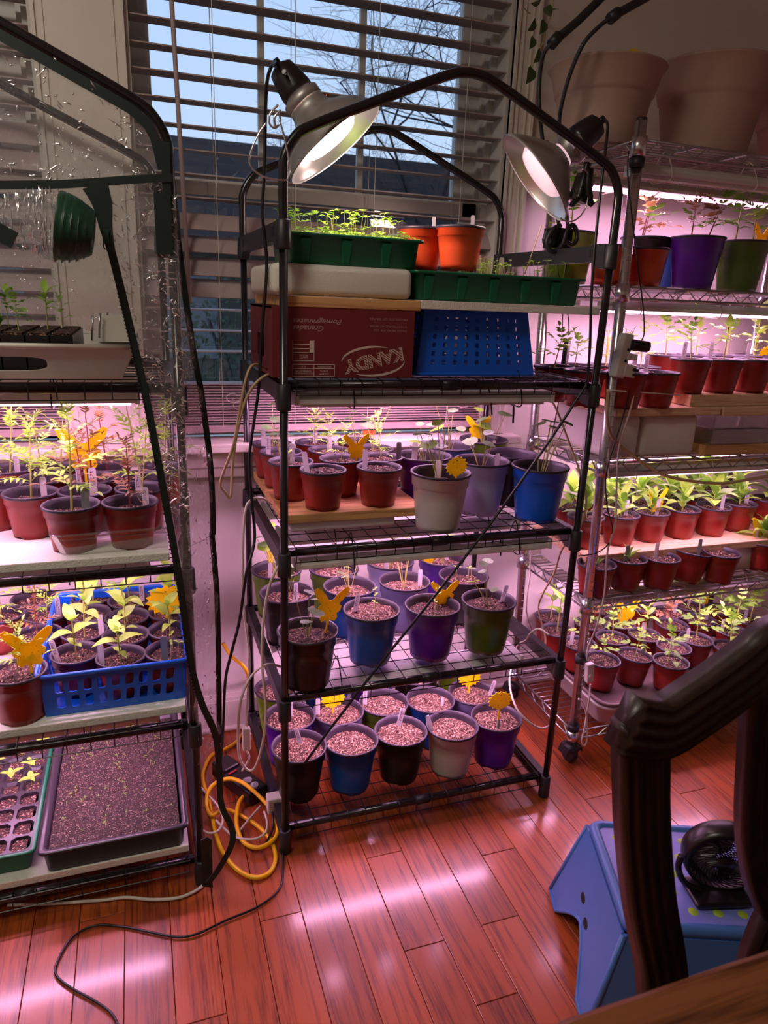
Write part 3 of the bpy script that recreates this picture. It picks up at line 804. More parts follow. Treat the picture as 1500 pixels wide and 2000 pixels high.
def pot(size, c, u, v, z, plant, where, y=None, **kw):
    """u,v: pixel of the rim centre; z: surface it stands on; y: depth, when the pixel row cannot tell it"""
    H = PROF[size][2]
    P = at_z(u, v, z+H) if y is None else at_y(u, v, y)
    SPECS.append([Vector((P.x, P.y, z)), size, c, plant, where, kw])
def settle():
    """pots that stand on one surface give way until their rims only just touch"""
    for it in range(60):
        for a in range(len(SPECS)):
            A = SPECS[a]
            for b in range(a):
                B = SPECS[b]
                if abs(A[0].z-B[0].z) > .05: continue
                d = Vector((A[0].x-B[0].x, A[0].y-B[0].y, 0)); m = (PROF[A[1]][0]+PROF[B[1]][0])*.955
                if 1e-6 < d.length < m:
                    q = d.normalized()*(m-d.length)*.35; A[0] += q; B[0] -= q
            A[0].y = min(A[0].y, YW-.004-PROF[A[1]][0])
def build_pots():
    settle()
    for P, size, c, plant, where, kw in SPECS: make_pot(size, c, P, plant, where, **kw)
def make_pot(size, c, P, plant, where, soil=None, fill=.82, s=1.0, mk=None, tr=None, tilt=None, n=1, off=(0, 0)):
    rt, rb, H = PROF[size]; z = P.z
    k = len(POTS)
    soilkind = soil or ('soil_l' if size == 'L' else 'soil_d')
    lab = '%s pot with %s, %s' % (c, PNAME[plant], where)
    t = empty('potted_plant' if plant else 'soil_pot', P, rz=rnd.uniform(0, .2), label=lab, cat='potted plant' if plant else 'pot', group='plastic pots on the racks')
    if tilt: t.rotation_euler = tilt
    link('pot_body', pot_mesh(size, c), t)
    rs = (rb+(rt-rb)*fill**1.3)-.0035
    link('soil', soil_mesh(rs, soilkind, k % 3), t, Tm((0, 0, H*fill)) @ Rm(k*1.1, 'Z'))
    if plant:
        for q in range(n):
            o_ = Vector((off[0]*rt, off[1]*rt, H*fill)) if n == 1 else Vector((rnd.uniform(-.4, .4)*rt, rnd.uniform(-.4, .4)*rt, H*fill))
            add_plant(t, plant, o_, s*rnd.uniform(.92, 1.08), rnd.uniform(0, 6.28))
    top = P+Vector((0, 0, H*fill))
    if mk:
        for m_ in (mk if isinstance(mk, list) else [mk]):
            fx, fy = m_[0]*rt, m_[1]*rt
            d = m_[2] if len(m_) > 2 else {}
            nm = 'grey' if d.get('grey') else 'white'
            marker(top+Vector((fx, fy, 0)), '%s %smarker in %s pot, %s' % (nm, 'written ' if d.get('pen') else '', c, where), **d)
    if tr:
        shape, uu, vv, sz, zr = tr[:5]; fy = tr[5] if len(tr) > 5 else .2
        yy = P.y+fy*rt; Q = at_y(uu, vv, yy)
        word = 'butterfly-shaped' if shape == 'butterfly' else 'starburst-shaped'
        trap(shape, Q, sz, 'yellow %s trap in %s pot, %s' % (word.split('-')[0], c, where), zr, tr[6] if len(tr) > 6 else 0, max(.012, Q.z-.5*sz-(P.z+H*fill)+.02))
    POTS.append(t); return t
def row(size, z, where, items, **kw):
    for i, it in enumerate(items):
        c, u, v, pl = it[:4]; d = dict(kw); d.update(it[4] if len(it) > 4 else {})
        pot(size, c, u, v, d.pop('z', z), pl, '%s from left, %s' % (ORD[i], where) if len(items) > 1 else where, **d)
PEN = dict
# ---- centre rack, bottom shelf
Z1 = LV[0]+.0085; Z2 = LV[1]+.0085; Z3 = LV[2]+.0085; Z4 = LV[3]+.0085
row('L', Z1, 'front row, centre rack bottom shelf', [
 ('black', 584, 1455, None, dict(mk=(.15, .35, dict(pen=3, ry=-.25)))), ('blue', 685, 1441, None), ('black', 783, 1425, None, dict(mk=(.1, .55, dict(pen=4, ry=.2, size=1.15)))),
 ('pale grey', 882, 1413, None, dict(mk=(-.75, .2, dict(ry=-.3)))), ('purple', 969, 1398, None, dict(mk=(-.15, -.45, dict(grey=True, size=.6)), tr=('sun', 977, 1368, .056, -.1, .1)))], fill=.86)
row('L', Z1, 'second row, centre rack bottom shelf', [
 ('purple', 567, 1397, None, dict(mk=(.1, .3, dict(pen=5)))), ('lavender', 660, 1388, None, dict(mk=(-.75, .3), tr=('sun', 651, 1364, .058, .1, .2))), ('green', 754, 1369, None, dict(mk=(-.7, .3, dict(pen=6)))),
 ('blue', 841, 1366, None, dict(mk=(.4, -.3, dict(grey=False, size=.6)))), ('lavender', 921, 1351, None, dict(mk=(.75, -.1, dict(pen=7, ry=.25)), tr=('sun', 917, 1324, .055, -.2, .3)))], fill=.86)
row('L', Z1, 'back row, centre rack bottom shelf', [
 ('green', 545, 1342, None), ('blue', 637, 1334, None, dict(mk=(.1, .4, dict(pen=8)))), ('purple', 725, 1321, None), ('black', 812, 1313, None, dict(mk=(.7, .2))), ('green', 895, 1293, None)], fill=.86)
# ---- centre rack, second shelf
row('L', Z2, 'front row, centre rack second shelf', [
 ('black', 601, 1203, 'nasturtium', dict(soil='soil_d', s=.95, tr=('butterfly', 645, 1182, .075, .25, .2, .15), y=.045)), ('blue', 726, 1188, 'seedling', dict(fill=.9, mk=(-.55, .2, dict(pen=9, ry=.15)))),
 ('purple', 845, 1180, 'seedling', dict(soil='soil_d', tr=('butterfly', 868, 1160, .062, -.1, .5))), ('olive green', 955, 1170, 'nasturtium', dict(soil='soil_d', s=.8, mk=(.65, .2, dict(pen=10, ry=.2))))], fill=.84)
row('L', Z2, 'second row, centre rack second shelf', [
 ('black', 560, 1155, 'nasturtium', dict(s=.8, mk=(.3, -.2, dict(pen=11)))), ('blue', 683, 1143, 'nasturtium', dict(s=.7)), ('lavender', 790, 1133, 'nasturtium', dict(s=.9, mk=(.65, 0))), ('black', 906, 1122, 'seedling', dict(soil='soil_d'))], fill=.82)
row('L', Z2, 'back row, centre rack second shelf', [
 ('green', 540, 1110, 'nasturtium', dict(s=.9, mk=(-.3, -.3), tr=('butterfly', 529, 1086, .05, 1.0, .2))), ('green', 652, 1108, 'seedling'), ('lavender', 762, 1094, 'nasturtium', dict(s=.95, mk=(-.3, -.4))), ('purple', 862, 1087, 'nasturtium', dict(s=.7, mk=(.4, .3), tr=('butterfly', 838, 1090, .052, .3, .1)))], fill=.82)
# ---- centre rack, third shelf: red pots on the pine board
ZB = .792
row('S', ZB, 'front row, centre rack pine board', [('red', 631, 915, None, dict(mk=(-.7, -.1, dict(ry=-.15)))), ('red', 741, 910, None, dict(mk=(-.7, -.1)))], fill=.9)
row('S', ZB, 'second row, centre rack pine board', [('red', 568, 899, 'seedling', dict(mk=(.1, .2))), ('red', 665, 893, 'marigold', dict(s=.55, tr=('butterfly', 696, 873, .055, .1, -.3))), ('red', 758, 890, 'marigold', dict(s=.65, mk=(.75, -.3, dict(grey=True))))], fill=.86)
row('S', ZB, 'third row, centre rack pine board', [('red', 549, 876, 'nasturtium', dict(s=.6, mk=(-.6, 0, dict(pen=14)))), ('red', 643, 871, 'marigold', dict(s=.6, mk=(.1, .2))), ('red', 730, 869, 'nasturtium', dict(s=.8))], y=.325, fill=.86)
row('S', ZB, 'fourth row, centre rack pine board', [('red', 531, 858, 'nasturtium', dict(s=.7, mk=(-.4, .1))), ('red', 615, 854, 'marigold', dict(s=.55, mk=(.1, .3, dict(pen=15)))), ('red', 697, 852, 'nasturtium', dict(s=.8))], y=.425, fill=.86)
row('L', Z3, 'front row beside pine board', [
 ('pale grey', 861, 920, 'nasturtium', dict(fill=.78, soil='soil_d', s=.9, mk=(-.1, 0, dict(size=1.1)), tr=('sun', 892, 911, .046, .1, -.45))), ('bright blue', 1056, 908, 'nasturtium', dict(fill=.6, s=1.05))])
row('L', Z3, 'middle row beside pine board', [
 ('purple', 815, 888, 'nasturtium', dict(s=.7, mk=[(-.3, .2, dict(size=1.25))])), ('lavender', 942, 897, 'nasturtium', dict(s=.9, mk=(.5, -.2))), ('black', 1000, 884, None, dict(fill=.5))], fill=.75)
row('L', Z3, 'back row beside pine board', [
 ('blue', 878, 868, 'nasturtium', dict(s=1.0, mk=(-.3, .1))), ('green', 945, 856, 'nasturtium', dict(fill=.65, s=.9, mk=(.5, 0, dict(size=.8)), tr=('butterfly', 933, 836, .062, -.2, .2)))], fill=.8)
# ---- centre rack top: two orange pots
ZT = 1.2425
for (u, wh, yy) in ((828, 'left of two behind the deep green tray', .20), (897, 'right of two above the shallow green tray', .125)):
    P = at_y(u, 442, yy); pot('S', 'orange', u, 442, 1.302, None, wh, y=yy, mk=(.6, .2, dict(size=.7)), fill=.9)

# ---- left rack
LZ3 = .766; LZ2 = .428
w3 = 'left rack third shelf'
row('S', LZ3, 'front row, '+w3, [('red', 139, 982, 'marigold', dict(s=1.15, mk=(.5, -.2, dict(grey=True, size=1.3)))), ('red', 255, 975, 'bronze_marigold', dict(s=.95, mk=(.55, -.2, dict(pen=21))))], fill=.75)
row('S', LZ3, 'second row, '+w3, [('red', 50, 957, 'marigold', dict(s=1.0, mk=(.45, .1))), ('red', 163, 955, 'bronze_marigold', dict(s=.9, mk=(.3, .2, dict(pen=22, size=1.3)))), ('red', 274, 949, 'marigold', dict(s=.95, mk=(-.1, .3, dict(pen=23))))], fill=.75)
row('S', LZ3, 'third row, '+w3, [('red', 2, 948, 'marigold', dict(s=1.0)), ('red', 88, 931, 'marigold', dict(s=.9)), ('red', 186, 932, 'bronze_marigold', dict(s=1.1, tr=('butterfly', 163, 878, .085, .1, .3), mk=(-.5, -.2, dict(pen=24)))), ('red', 275, 927, 'marigold', dict(s=1.05))], fill=.75)
row('S', LZ3, 'rearmost row, '+w3, [('red', 18, 913, 'marigold', dict(s=1.0, mk=(.3, 0))), ('red', 115, 911, 'marigold', dict(s=.8)), ('red', 210, 909, 'bronze_marigold', dict(s=1.15)), ('red', 312, 912, 'marigold', dict(s=1.0))], fill=.75)
bk = 'left rack blue basket'
row('T', LZ2+.006, 'front row, '+bk, [('red', 154, 1273, 'zinnia', dict(mk=(-.7, 0, dict(pen=25, ry=-.2)))), ('red', 233, 1276, 'zinnia', dict(s=1.1, mk=(-.75, -.1))), ('red', 328, 1268, 'seedling', dict(mk=(-.2, -.4, dict(grey=True, size=1.2))))], fill=.8)
row('T', LZ2+.006, 'second row, '+bk, [('red', 166, 1231, 'zinnia', dict(mk=(.7, .1))), ('red', 245, 1236, 'zinnia', dict(s=.9)), ('red', 331, 1225, 'zinnia', dict(s=1.2))], fill=.8)
row('T', LZ2+.006, 'third row, '+bk, [('red', 175, 1193, 'zinnia', dict(s=1.3)), ('red', 248, 1203, 'zinnia', dict(s=1.15)), ('red', 330, 1193, 'zinnia', dict(s=1.3, tr=('sun', 324, 1172, .075, .1, -.3)))], fill=.8)
row('T', LZ2+.006, 'rearmost row, '+bk, [('red', 190, 1166, 'zinnia'), ('red', 253, 1170, 'tomato', dict(mk=(.6, .2, dict(pen=26)))), ('red', 320, 1163, 'zinnia')], fill=.8)
ob = 'beside the blue basket, left rack'
pot('M', 'red', 34, 1308, LZ2, 'marigold', 'nearest one '+ob, s=.7, tr=('butterfly', 56, 1266, .075, .1, -.1), fill=.9)
pot('S', 'red', 73, 1237, LZ2, 'bronze_marigold', 'second from front '+ob, s=.8)
pot('S', 'red', 84, 1196, LZ2, 'marigold', 'third from front '+ob, s=.75, mk=(.5, .1, dict(pen=27)))
pot('S', 'red', 10, 1196, LZ2, 'marigold', 'at the picture edge '+ob, s=.8)
pot('S', 'red', 62, 1168, LZ2, 'marigold', 'rearmost one '+ob, s=.8)

# ---- chrome rack
B2 = 1.006; B2b = 1.036
t1 = 'chrome rack second-highest shelf'
pot('L', 'green', 1112, 486, CL[3]+.004, 'tomato', 'leftmost on '+t1, y=.36, s=1.0)
pot('S', 'orange', 1196, 492, CL[3]+.004, None, 'left of two on '+t1, y=.17)
pot('S', 'orange', 1262, 492, CL[3]+.004, None, 'right of two on '+t1, y=.17)
pot('L', 'black', 1262, 478, CL[3]+.004, 'bronze_tomato', 'behind orange pots, '+t1, y=.35, s=.9, n=2)
pot('L', 'purple', 1362, 476, CL[3]+.004, 'bronze_tomato', 'left of green pot, '+t1, y=.25, s=.9, n=2, fill=.9)
pot('L', 'olive green', 1452, 478, CL[3]+.004, 'tomato', 'right of purple pot, '+t1, y=.26, s=1.0, n=2, fill=.9, tr=('butterfly', 1487, 466, .07, .2, .2))
pot('L', 'blue', 1335, 480, CL[3]+.004, None, 'behind the purple pot, '+t1, y=.40)
l2 = 'pine boards of chrome rack'
row('S', B2, 'front row, chrome rack lower board', [('red', 1146, 724, None, dict(y=.16)), ('red', 1218, 725, 'marigold', dict(s=.6, mk=(.4, 0))), ('red', 1287, 725, None, dict(mk=(-.7, .1, dict(pen=31))))], fill=.9)
row('S', B2b, 'front row, chrome rack upper board', [('red', 1349, 707, 'tomato', dict(s=.8, y=.16, mk=(-.4, .1, dict(pen=32)))), ('red', 1412, 709, 'pepper', dict(s=.9, y=.165, mk=(-.7, .2))), ('red', 1472, 710, 'zinnia', dict(s=.8, y=.17, mk=(-.4, .1))), ('red', 1527, 716, 'zinnia', dict(y=.18))], fill=.92)
row('S', B2, 'back row, chrome rack lower board', [('red', 1084, 718, 'tomato', dict(s=.8, y=.25)), ('red', 1126, 719, 'tomato', dict(s=.7, y=.30)), ('red', 1185, 716, 'marigold', dict(s=.6, y=.30, tr=('butterfly', 1186, 690, .085, .9))), ('red', 1246, 712, 'marigold', dict(s=.75, y=.28))], fill=.9)
row('S', B2b, 'back row, chrome rack upper board', [('red', 1300, 697, 'tomato', dict(s=.9, y=.30)), ('red', 1358, 697, 'pepper', dict(s=1.2, y=.31, mk=(.2, .2))), ('red', 1418, 699, 'tomato', dict(s=.9, y=.32)), ('red', 1470, 700, 'pepper', dict(s=1.2, y=.33, tr=('sun', 1496, 692, .05, .1)))], fill=.92)
B3 = .600
l3 = 'chrome rack long board'
row('S', B3, 'front row, '+l3, [('red', 1142, 1005, 'lettuce'), ('red', 1212, 1001, 'lettuce', dict(s=.9, mk=(.3, 0))), ('red', 1268, 993, 'lettuce', dict(s=.8, mk=(.2, -.2), tr=('butterfly', 1283, 980, .07, .2))), ('red', 1325, 986, 'lettuce', dict(s=1.1)), ('red', 1387, 983, 'lettuce', dict(s=1.2, mk=(.2, -.4))), ('red', 1443, 977, 'lettuce', dict(s=.8, mk=(.5, 0, dict(pen=33, size=1.2)))), ('red', 1497, 972, 'lettuce')], fill=.88)
row('S', B3, 'second row, '+l3, [('red', 1118, 980, 'lettuce'), ('red', 1190, 975, 'lettuce', dict(s=1.1)), ('red', 1250, 968, 'lettuce', dict(mk=(0, .2))), ('red', 1310, 962, 'lettuce', dict(s=1.1)), ('red', 1370, 958, 'lettuce', dict(s=1.3)), ('red', 1440, 953, 'lettuce', dict(s=.9))], y=.335, fill=.88)
row('S', B3, 'back row, '+l3, [('red', 1152, 958, 'lettuce', dict()), ('red', 1212, 953, 'lettuce', dict(s=1.1)), ('red', 1270, 948, 'lettuce', dict()), ('red', 1330, 944, 'lettuce', dict(s=1.2)), ('red', 1390, 940, 'lettuce', dict(s=1.2))], y=.43, fill=.88)
row('S', CL[1]+.0045, 'single row under chrome rack long board', [('red', 1166, 1099, 'tuft'), ('red', 1227, 1088, 'tuft', dict(s=1.2, mk=(-.2, -.1, dict(grey=True)))), ('red', 1292, 1086, None, dict(mk=(-.2, .2))), ('red', 1348, 1078, None, dict(tilt=(R(-4), R(9), 0), mk=(.6, 0, dict(grey=True)))), ('red', 1410, 1077, None), ('red', 1490, 1055, 'lettuce', dict(mk=(-.5, .1), tr=('butterfly', 1484, 1035, .08, .2)))], fill=.86)
TB = .180
bt = 'chrome rack bottom tray'
row('S', TB, 'front row, '+bt, [('red', 1177, 1286, 'tomato', dict(s=.55)), ('red', 1238, 1278, 'tomato', dict(s=.7, tilt=(0, R(4), 0), mk=(.7, .1, dict(grey=True)))), ('red', 1311, 1290, 'tomato', dict(s=1.0, off=(0, .2)))], fill=.88)
row('S', TB, 'second row, '+bt, [('red', 1132, 1255, 'tomato', dict(s=.8, mk=(-.5, .1))), ('red', 1196, 1244, 'tomato', dict(s=.9)), ('red', 1256, 1236, 'pepper', dict(s=1.0, mk=(-.1, .1))), ('red', 1312, 1260, None, dict(mk=(-.3, -.1))), ('red', 1363, 1247, 'tomato', dict(s=.9, mk=(-.7, 0))), ('red', 1425, 1262, 'tomato', dict(s=1.0))], fill=.88)
row('S', TB, 'third row, '+bt, [('red', 1087, 1226, 'pepper', dict(s=1.1, mk=(.6, 0, dict(pen=41)))), ('red', 1155, 1216, 'bronze_tomato', dict(s=.8)), ('red', 1210, 1213, 'tomato', dict(tr=('butterfly', 1224, 1196, .095, .1))), ('red', 1313, 1218, 'bronze_tomato', dict(s=.8)), ('red', 1367, 1208, 'tomato', dict(s=1.1, mk=(.5, 0, dict(pen=42)))), ('red', 1432, 1231, 'tomato', dict(s=1.0, mk=(-.7, .2)))], fill=.88)
row('S', TB, 'fourth row, '+bt, [('red', 1067, 1197, 'pepper', dict(s=1.1)), ('red', 1180, 1187, 'bronze_tomato', dict(s=.8)), ('red', 1250, 1180, None), ('red', 1297, 1192, 'bronze_tomato', dict(s=.8, mk=(.5, 0, dict(pen=43)))), ('red', 1345, 1181, 'tomato', dict(mk=(.2, .2, dict(pen=44)), tr=('sun', 1385, 1172, .05, .2))), ('red', 1410, 1190, 'tomato', dict(s=1.1)), ('red', 1462, 1208, 'tomato', dict(s=1.1, mk=(-.2, .2, dict(pen=45))))], fill=.88)

build_pots()

# ================================================================ BOARDS, BOXES, TRAYS
def board(name, x0, x1, y0, y1, z0, z1, m, label, cat, rz=0, bv=.002):
    cx, cy = (x0+x1)/2, (y0+y1)/2
    o = obj(name, MB().box(x0-cx, x1-cx, y0-cy, y1-cy, 0, z1-z0), m); o.location = (cx, cy, z0); o.rotation_euler = (0, 0, rz)
    tag(o, label, cat); bevel(o, bv); return o
board('pine_board', .014, .338, .086, .485, ZB-.020, ZB, 'pine', 'orange pine board under the red pots on the centre rack', 'board')
board('pine_board', .0, .277, .018, .33, 1.219, 1.2385, 'pine', 'pine plank lying on the pomegranate box at the top of the centre rack', 'board')
board('foam_board', .277, .692, .018, .36, 1.2235, 1.2395, 'foam', 'white foam board lying on the upturned blue basket', 'board', bv=.001)
board('foam_board', LX+.02, -.222, LY+.02, LY+.46, Z3+.001, LZ3, 'foam', 'white foam board under the marigold pots on the left rack', 'board')
board('foam_board', LX+.02, -.206, LY+.03, LY+.47, Z2+.001, LZ2, 'foam', 'white foam board under the blue basket on the left rack', 'board')
board('foam_board', LX+.02, -.215, LY+.02, LY+.45, Z1+.001, Z1+.018, 'foam', 'white foam board at the bottom of the left rack', 'board')
xb = cxat(.9)
board('pine_board', xb+.02, 1.162, .108, .385, B2-.021, B2, 'pine2', 'long pine board on boxes at mid height in the chrome rack', 'board')
board('pine_board', 1.068, 1.52, .118, .385, B2+.0005, B2b, 'pine2', 'darker-ended pine board lying on the first board in the chrome rack', 'board')
board('pine_board', 1.172, 1.62, .108, .385, B2-.024, B2, 'pine2', 'short pine board in shade on the clear boxes in the chrome rack', 'board')
o = board('pine_board', .85, 1.60, .165, .444, B3-.022, B3, 'pine2', 'pale pine board under the leafy rosettes in the chrome rack', 'board')
# foam / plastic boxes raising the boards
def rbox(name, x0, x1, y0, y1, z0, z1, m, label, cat, r=.02, seg=4):
    cx, cy = (x0+x1)/2, (y0+y1)/2
    o = obj(name, MB().box(x0-cx, x1-cx, y0-cy, y1-cy, 0, z1-z0), m); o.location = (cx, cy, z0)
    for p in o.data.polygons: p.use_smooth = True
    bevel(o, r, seg, 30); tag(o, label, cat); return o
rbox('foam_box', -.015, .262, .03, .30, 1.2395, 1.296, 'styro', 'white foam box with rounded corners under the deep green seed tray', 'box', .013)
rbox('foam_box', .84, .935, .125, .38, CL[2]+.005, B2-.022, 'styro', 'white foam box holding up the left end of the pine board', 'box', .015)
rbox('foam_box', .945, 1.115, .125, .38, CL[2]+.005, B2-.022, 'styro', 'large white foam box beside the clear plastic boxes on the chrome rack', 'box', .015)
rbox('foam_tub', .03, .272, .095, .44, Z3+.0008, ZB-.0205, 'white_h', 'shallow white tray showing beneath the pine board of the centre rack', 'tray', .006, 3)
cb = empty('clear_box', (1.17, .13, CL[2]+.005), label='stack of clear plastic boxes under the pine boards of the chrome rack', cat='box')
for i in range(2):
    b = MB(); 
    X, Y = (.40, .24); zz = .028+i*.042
    for q in ((0, .003, 0, Y), (X-.003, X, 0, Y), (0, X, 0, .003), (0, X, Y-.003, Y)): b.box(q[0], q[1], q[2], q[3], zz, zz+.038)
    b.box(-.006, X+.006, -.006, Y+.006, zz+.036, zz+.039)
    obj('box_shell', b, 'clear', cb)
obj('base_board', MB().box(-.02, .42, -.005, .235, 0, .026), 'pine', cb)
rbox('plant_stand', .88, 1.56, .18, .43, CL[1]+.0045, B3-.0225, 'white_tray', 'pale wide carton holding up the board of leafy rosettes', 'box', .004, 2)

# white tub with tray, bottom of chrome rack
tb = empty('storage_tub', (.905, .075, CL[0]+.0045), label='white tub under the big tray of red pots at the bottom of the chrome rack', cat='tub')
def rrect(x0, x1, y0, y1, r, n=5):
    out = []
    for cx, cy, a0 in ((x1-r, y1-r, 0), (x0+r, y1-r, 90), (x0+r, y0+r, 180), (x1-r, y0+r, 270)):
        for i in range(n+1): a = R(a0+90*i/n); out.append((cx+r*math.cos(a), cy+r*math.sin(a)))
    return out
def loft(mb, rings, m=0, cap0=True, cap1=False, smooth=True):
    n = len(rings[0][0]); vs = []
    for ring, z in rings: vs += [(x, y, z) for x, y in ring]
    fs = []
    for i in range(len(rings)-1):
        for k in range(n): k2 = (k+1) % n; fs.append((i*n+k, i*n+k2, (i+1)*n+k2, (i+1)*n+k))
    if cap0: fs.append(tuple(range(n-1, -1, -1)))
    if cap1: fs.append(tuple((len(rings)-1)*n+k for k in range(n)))
    mb.add(vs, fs, m, smooth); return mb
def tray_shape(mb, X, Y, H, r, inset=.012, lip=.008, wall=.003, floor_z=None, m=0):
    fz = wall if floor_z is None else floor_z
    rg = [(rrect(inset, X-inset, inset, Y-inset, r), 0), (rrect(inset*.8, X-inset*.8, inset*.8, Y-inset*.8, r), .004), (rrect(lip, X-lip, lip, Y-lip, r), H-.006), (rrect(0, X, 0, Y, r+.004), H-.005), (rrect(0, X, 0, Y, r+.004), H),
          (rrect(lip+wall, X-lip-wall, lip+wall, Y-lip-wall, r), H), (rrect(inset+wall, X-inset-wall, inset+wall, Y-inset-wall, r), fz)]
    loft(mb, rg, m, True, True)
    return mb
obj('tub_body', tray_shape(MB(), .66, .355, .072, .04, .03), 'white_tray', tb)
tt = empty('pot_tray', (.90, .066, CL[0]+.0768), label='dusty grey tray holding the crowd of red tomato pots', cat='tray')
obj('tray_body', tray_shape(MB(), .68, .372, .018, .04, .012, .006, .003), mat('dusty_tray', (120, 98, 96), .6, noise_s=12, noise_amt=.4), tt)
TT = CL[0]+.0768+.003

# pomegranate carton
bx0, bx1, by0, bz0, bz1 = -.018, .2655, .02, Z4+.001, 1.2185
cbx = empty('fruit_carton', (bx0, by0, bz0), label='red upside-down pomegranate carton on the fourth shelf of the centre rack', cat='box')
bm_ = MB(); Wb, Db, Hb = bx1-bx0, .26, bz1-bz0; t_ = .004
bm_.box(0, Wb, 0, t_, 0, Hb); bm_.box(0, Wb, Db-t_, Db, 0, Hb); bm_.box(0, t_, t_, Db-t_, 0, .03); bm_.box(0, t_, t_, .09, .03, Hb); bm_.box(0, t_, .17, Db-t_, .03, Hb); bm_.box(0, t_, .09, .17, .075, Hb)
bm_.box(Wb-t_, Wb, t_, Db-t_, 0, Hb); bm_.box(0, Wb, t_, Db-t_, Hb-t_, Hb)
obj('carton_shell', bm_, 'box', cbx)
def text_mesh(s, width=None, height=None, extr=.0003, shear=0, off=0, bold=0):
    c = bpy.data.curves.new('txt', 'FONT'); c.body = s; c.extrude = 0; c.shear = shear; c.offset = off; c.resolution_u = 2
    o = bpy.data.objects.new('txt', c); col.objects.link(o); bpy.context.view_layer.update()
    me = bpy.data.meshes.new_from_object(o.evaluated_get(bpy.context.evaluated_depsgraph_get()))
    bpy.data.objects.remove(o); bpy.data.curves.remove(c)
    xs = [v.co.x for v in me.vertices]; ys = [v.co.y for v in me.vertices]
    cx, cy = (min(xs)+max(xs))/2, (min(ys)+max(ys))/2; w_, h_ = max(xs)-min(xs), max(ys)-min(ys)
    sx = (width/w_) if width else height/h_; sy = (height/h_) if height else sx
    for v in me.vertices: v.co.x = (v.co.x-cx)*sx; v.co.y = (v.co.y-cy)*sy
    return me
def print_on(parent, s, u0, v0, u1, v1, m='ink', shear=0, yface=.02, flip=True, tilt=0, off=0, d=.0006, name='lettering'):
    a, b = at_y(u0, v0, yface), at_y(u1, v1, yface)
    W2_ = abs(b.x-a.x); H2_ = abs(a.z-b.z)
    me = text_mesh(s, W2_, H2_, shear=shear, off=off); me.materials.append(M[m] if isinstance(m, str) else m)
    c = (a+b)/2; c.y = yface-d
    Mx = Tm(c) @ Rm(tilt, 'Y') @ (Rm(math.pi, 'Y') if flip else Matrix()) @ Rm(math.pi/2, 'X')
    o = link(name, me); o.parent = parent; o.matrix_parent_inverse = Matrix(); o.matrix_local = Tm(-Vector(parent.location)) @ Mx
    return o
def px(a, b): return (540+a/5.357, 580+b/5.357)
def pr(s, a, b, c, d_, **k): u0, v0 = px(a, b); u1, v1 = px(c, d_); return print_on(cbx, s, u0, v0, u1, v1, **k)
pr('Pomegranates', 170, 208, 682, 292, m='ink_grey', shear=.35, off=.01)
pr('Grenades', 170, 295, 490, 362, m='ink_grey', shear=.35, off=.01)
pr('PRODUCE OF ISRAEL', 970, 218, 1366, 252, m='ink_grey')
pr('www.eagleeyeproduce.com', 1020, 264, 1362, 280, m='ink_grey')
pr('SCOTTSDALE, AZ 85260', 978, 292, 1362, 326, m='ink_grey')
pr('EAGLE PRODUCE, LLC', 1014, 336, 1360, 368, m='ink_grey')
pr('COUNT', 240, 628, 326, 650); pr('PIEZAS', 240, 602, 326, 620)
pr('VARIETY', 446, 794, 550, 814); pr('SORTE', 456, 766, 540, 784); pr('WONDERFUL', 425, 720, 575, 738)
pr('RECOMMENDED', 182, 790, 376, 810); pr('TEMPERATURE', 190, 766, 370, 784); pr('5 C', 258, 718, 304, 736)
ln = MB()
def seg(a, b, c, d_, w_=.0007):
    p, q = at_y(*px(a, b), .02), at_y(*px(c, d_), .02)
    ln.box(min(p.x, q.x)-w_/2-bx0, max(p.x, q.x)+w_/2-bx0, -.0007, -.0001, min(p.z, q.z)-w_/2-bz0, max(p.z, q.z)+w_/2-bz0)
for x in (168, 392, 606): seg(x, 706, x, 832)
for y in (706, 748, 832): seg(168, y, 606, y)
for x in (168, 392): seg(x, 452, x, 668)
for y in (496, 540, 582, 668): seg(168, y, 392, y)
for y in (474, 518, 562): seg(356, y-8, 380, y+8, .003)
obj('printed_table', ln, 'ink', cbx)
def arc_band(cu, cv, ra, rb_, a0, a1, wmax, tilt):
    n = 24; A = []
    for i in range(n+1):
        t = i/n; a = R(a0+(a1-a0)*t); ww = wmax*math.sin(math.pi*t)**.7+.4
        for s in (-1, 1):
            x, y = (ra+s*ww)*math.cos(a), (rb_+s*ww)*math.sin(a); ct, st_ = math.cos(tilt), math.sin(tilt)
            u, v = px(cu+x*ct-y*st_, cv+x*st_+y*ct); p = at_y(u, v, .02); A.append((p.x-bx0, -.0006, p.z-bz0))
    b = MB(); b.add(A, [(2*i, 2*i+1, 2*i+3, 2*i+2) for i in range(n)]); return b
obj('logo_oval', arc_band(1010, 672, 330, 150, 185, 300, 12, -.05), 'ink', cbx)
obj('logo_oval', arc_band(1010, 672, 330, 150, 5, 125, 12, -.05), 'ink', cbx)
stripe = bpy.data.materials.new('striped_letters'); stripe.use_nodes = True
_t = stripe.node_tree; _b = _t.nodes['Principled BSDF']; _w = _t.nodes.new('ShaderNodeTexWave'); _tc = _t.nodes.new('ShaderNodeTexCoord'); _rp = _t.nodes.new('ShaderNodeValToRGB')
_w.bands_direction = 'DIAGONAL'; _w.inputs['Scale'].default_value = 115; _t.links.new(_tc.outputs['Object'], _w.inputs['Vector']); _t.links.new(_w.outputs['Fac'], _rp.inputs[0]); _t.links.new(_rp.outputs[0], _b.inputs['Base Color'])
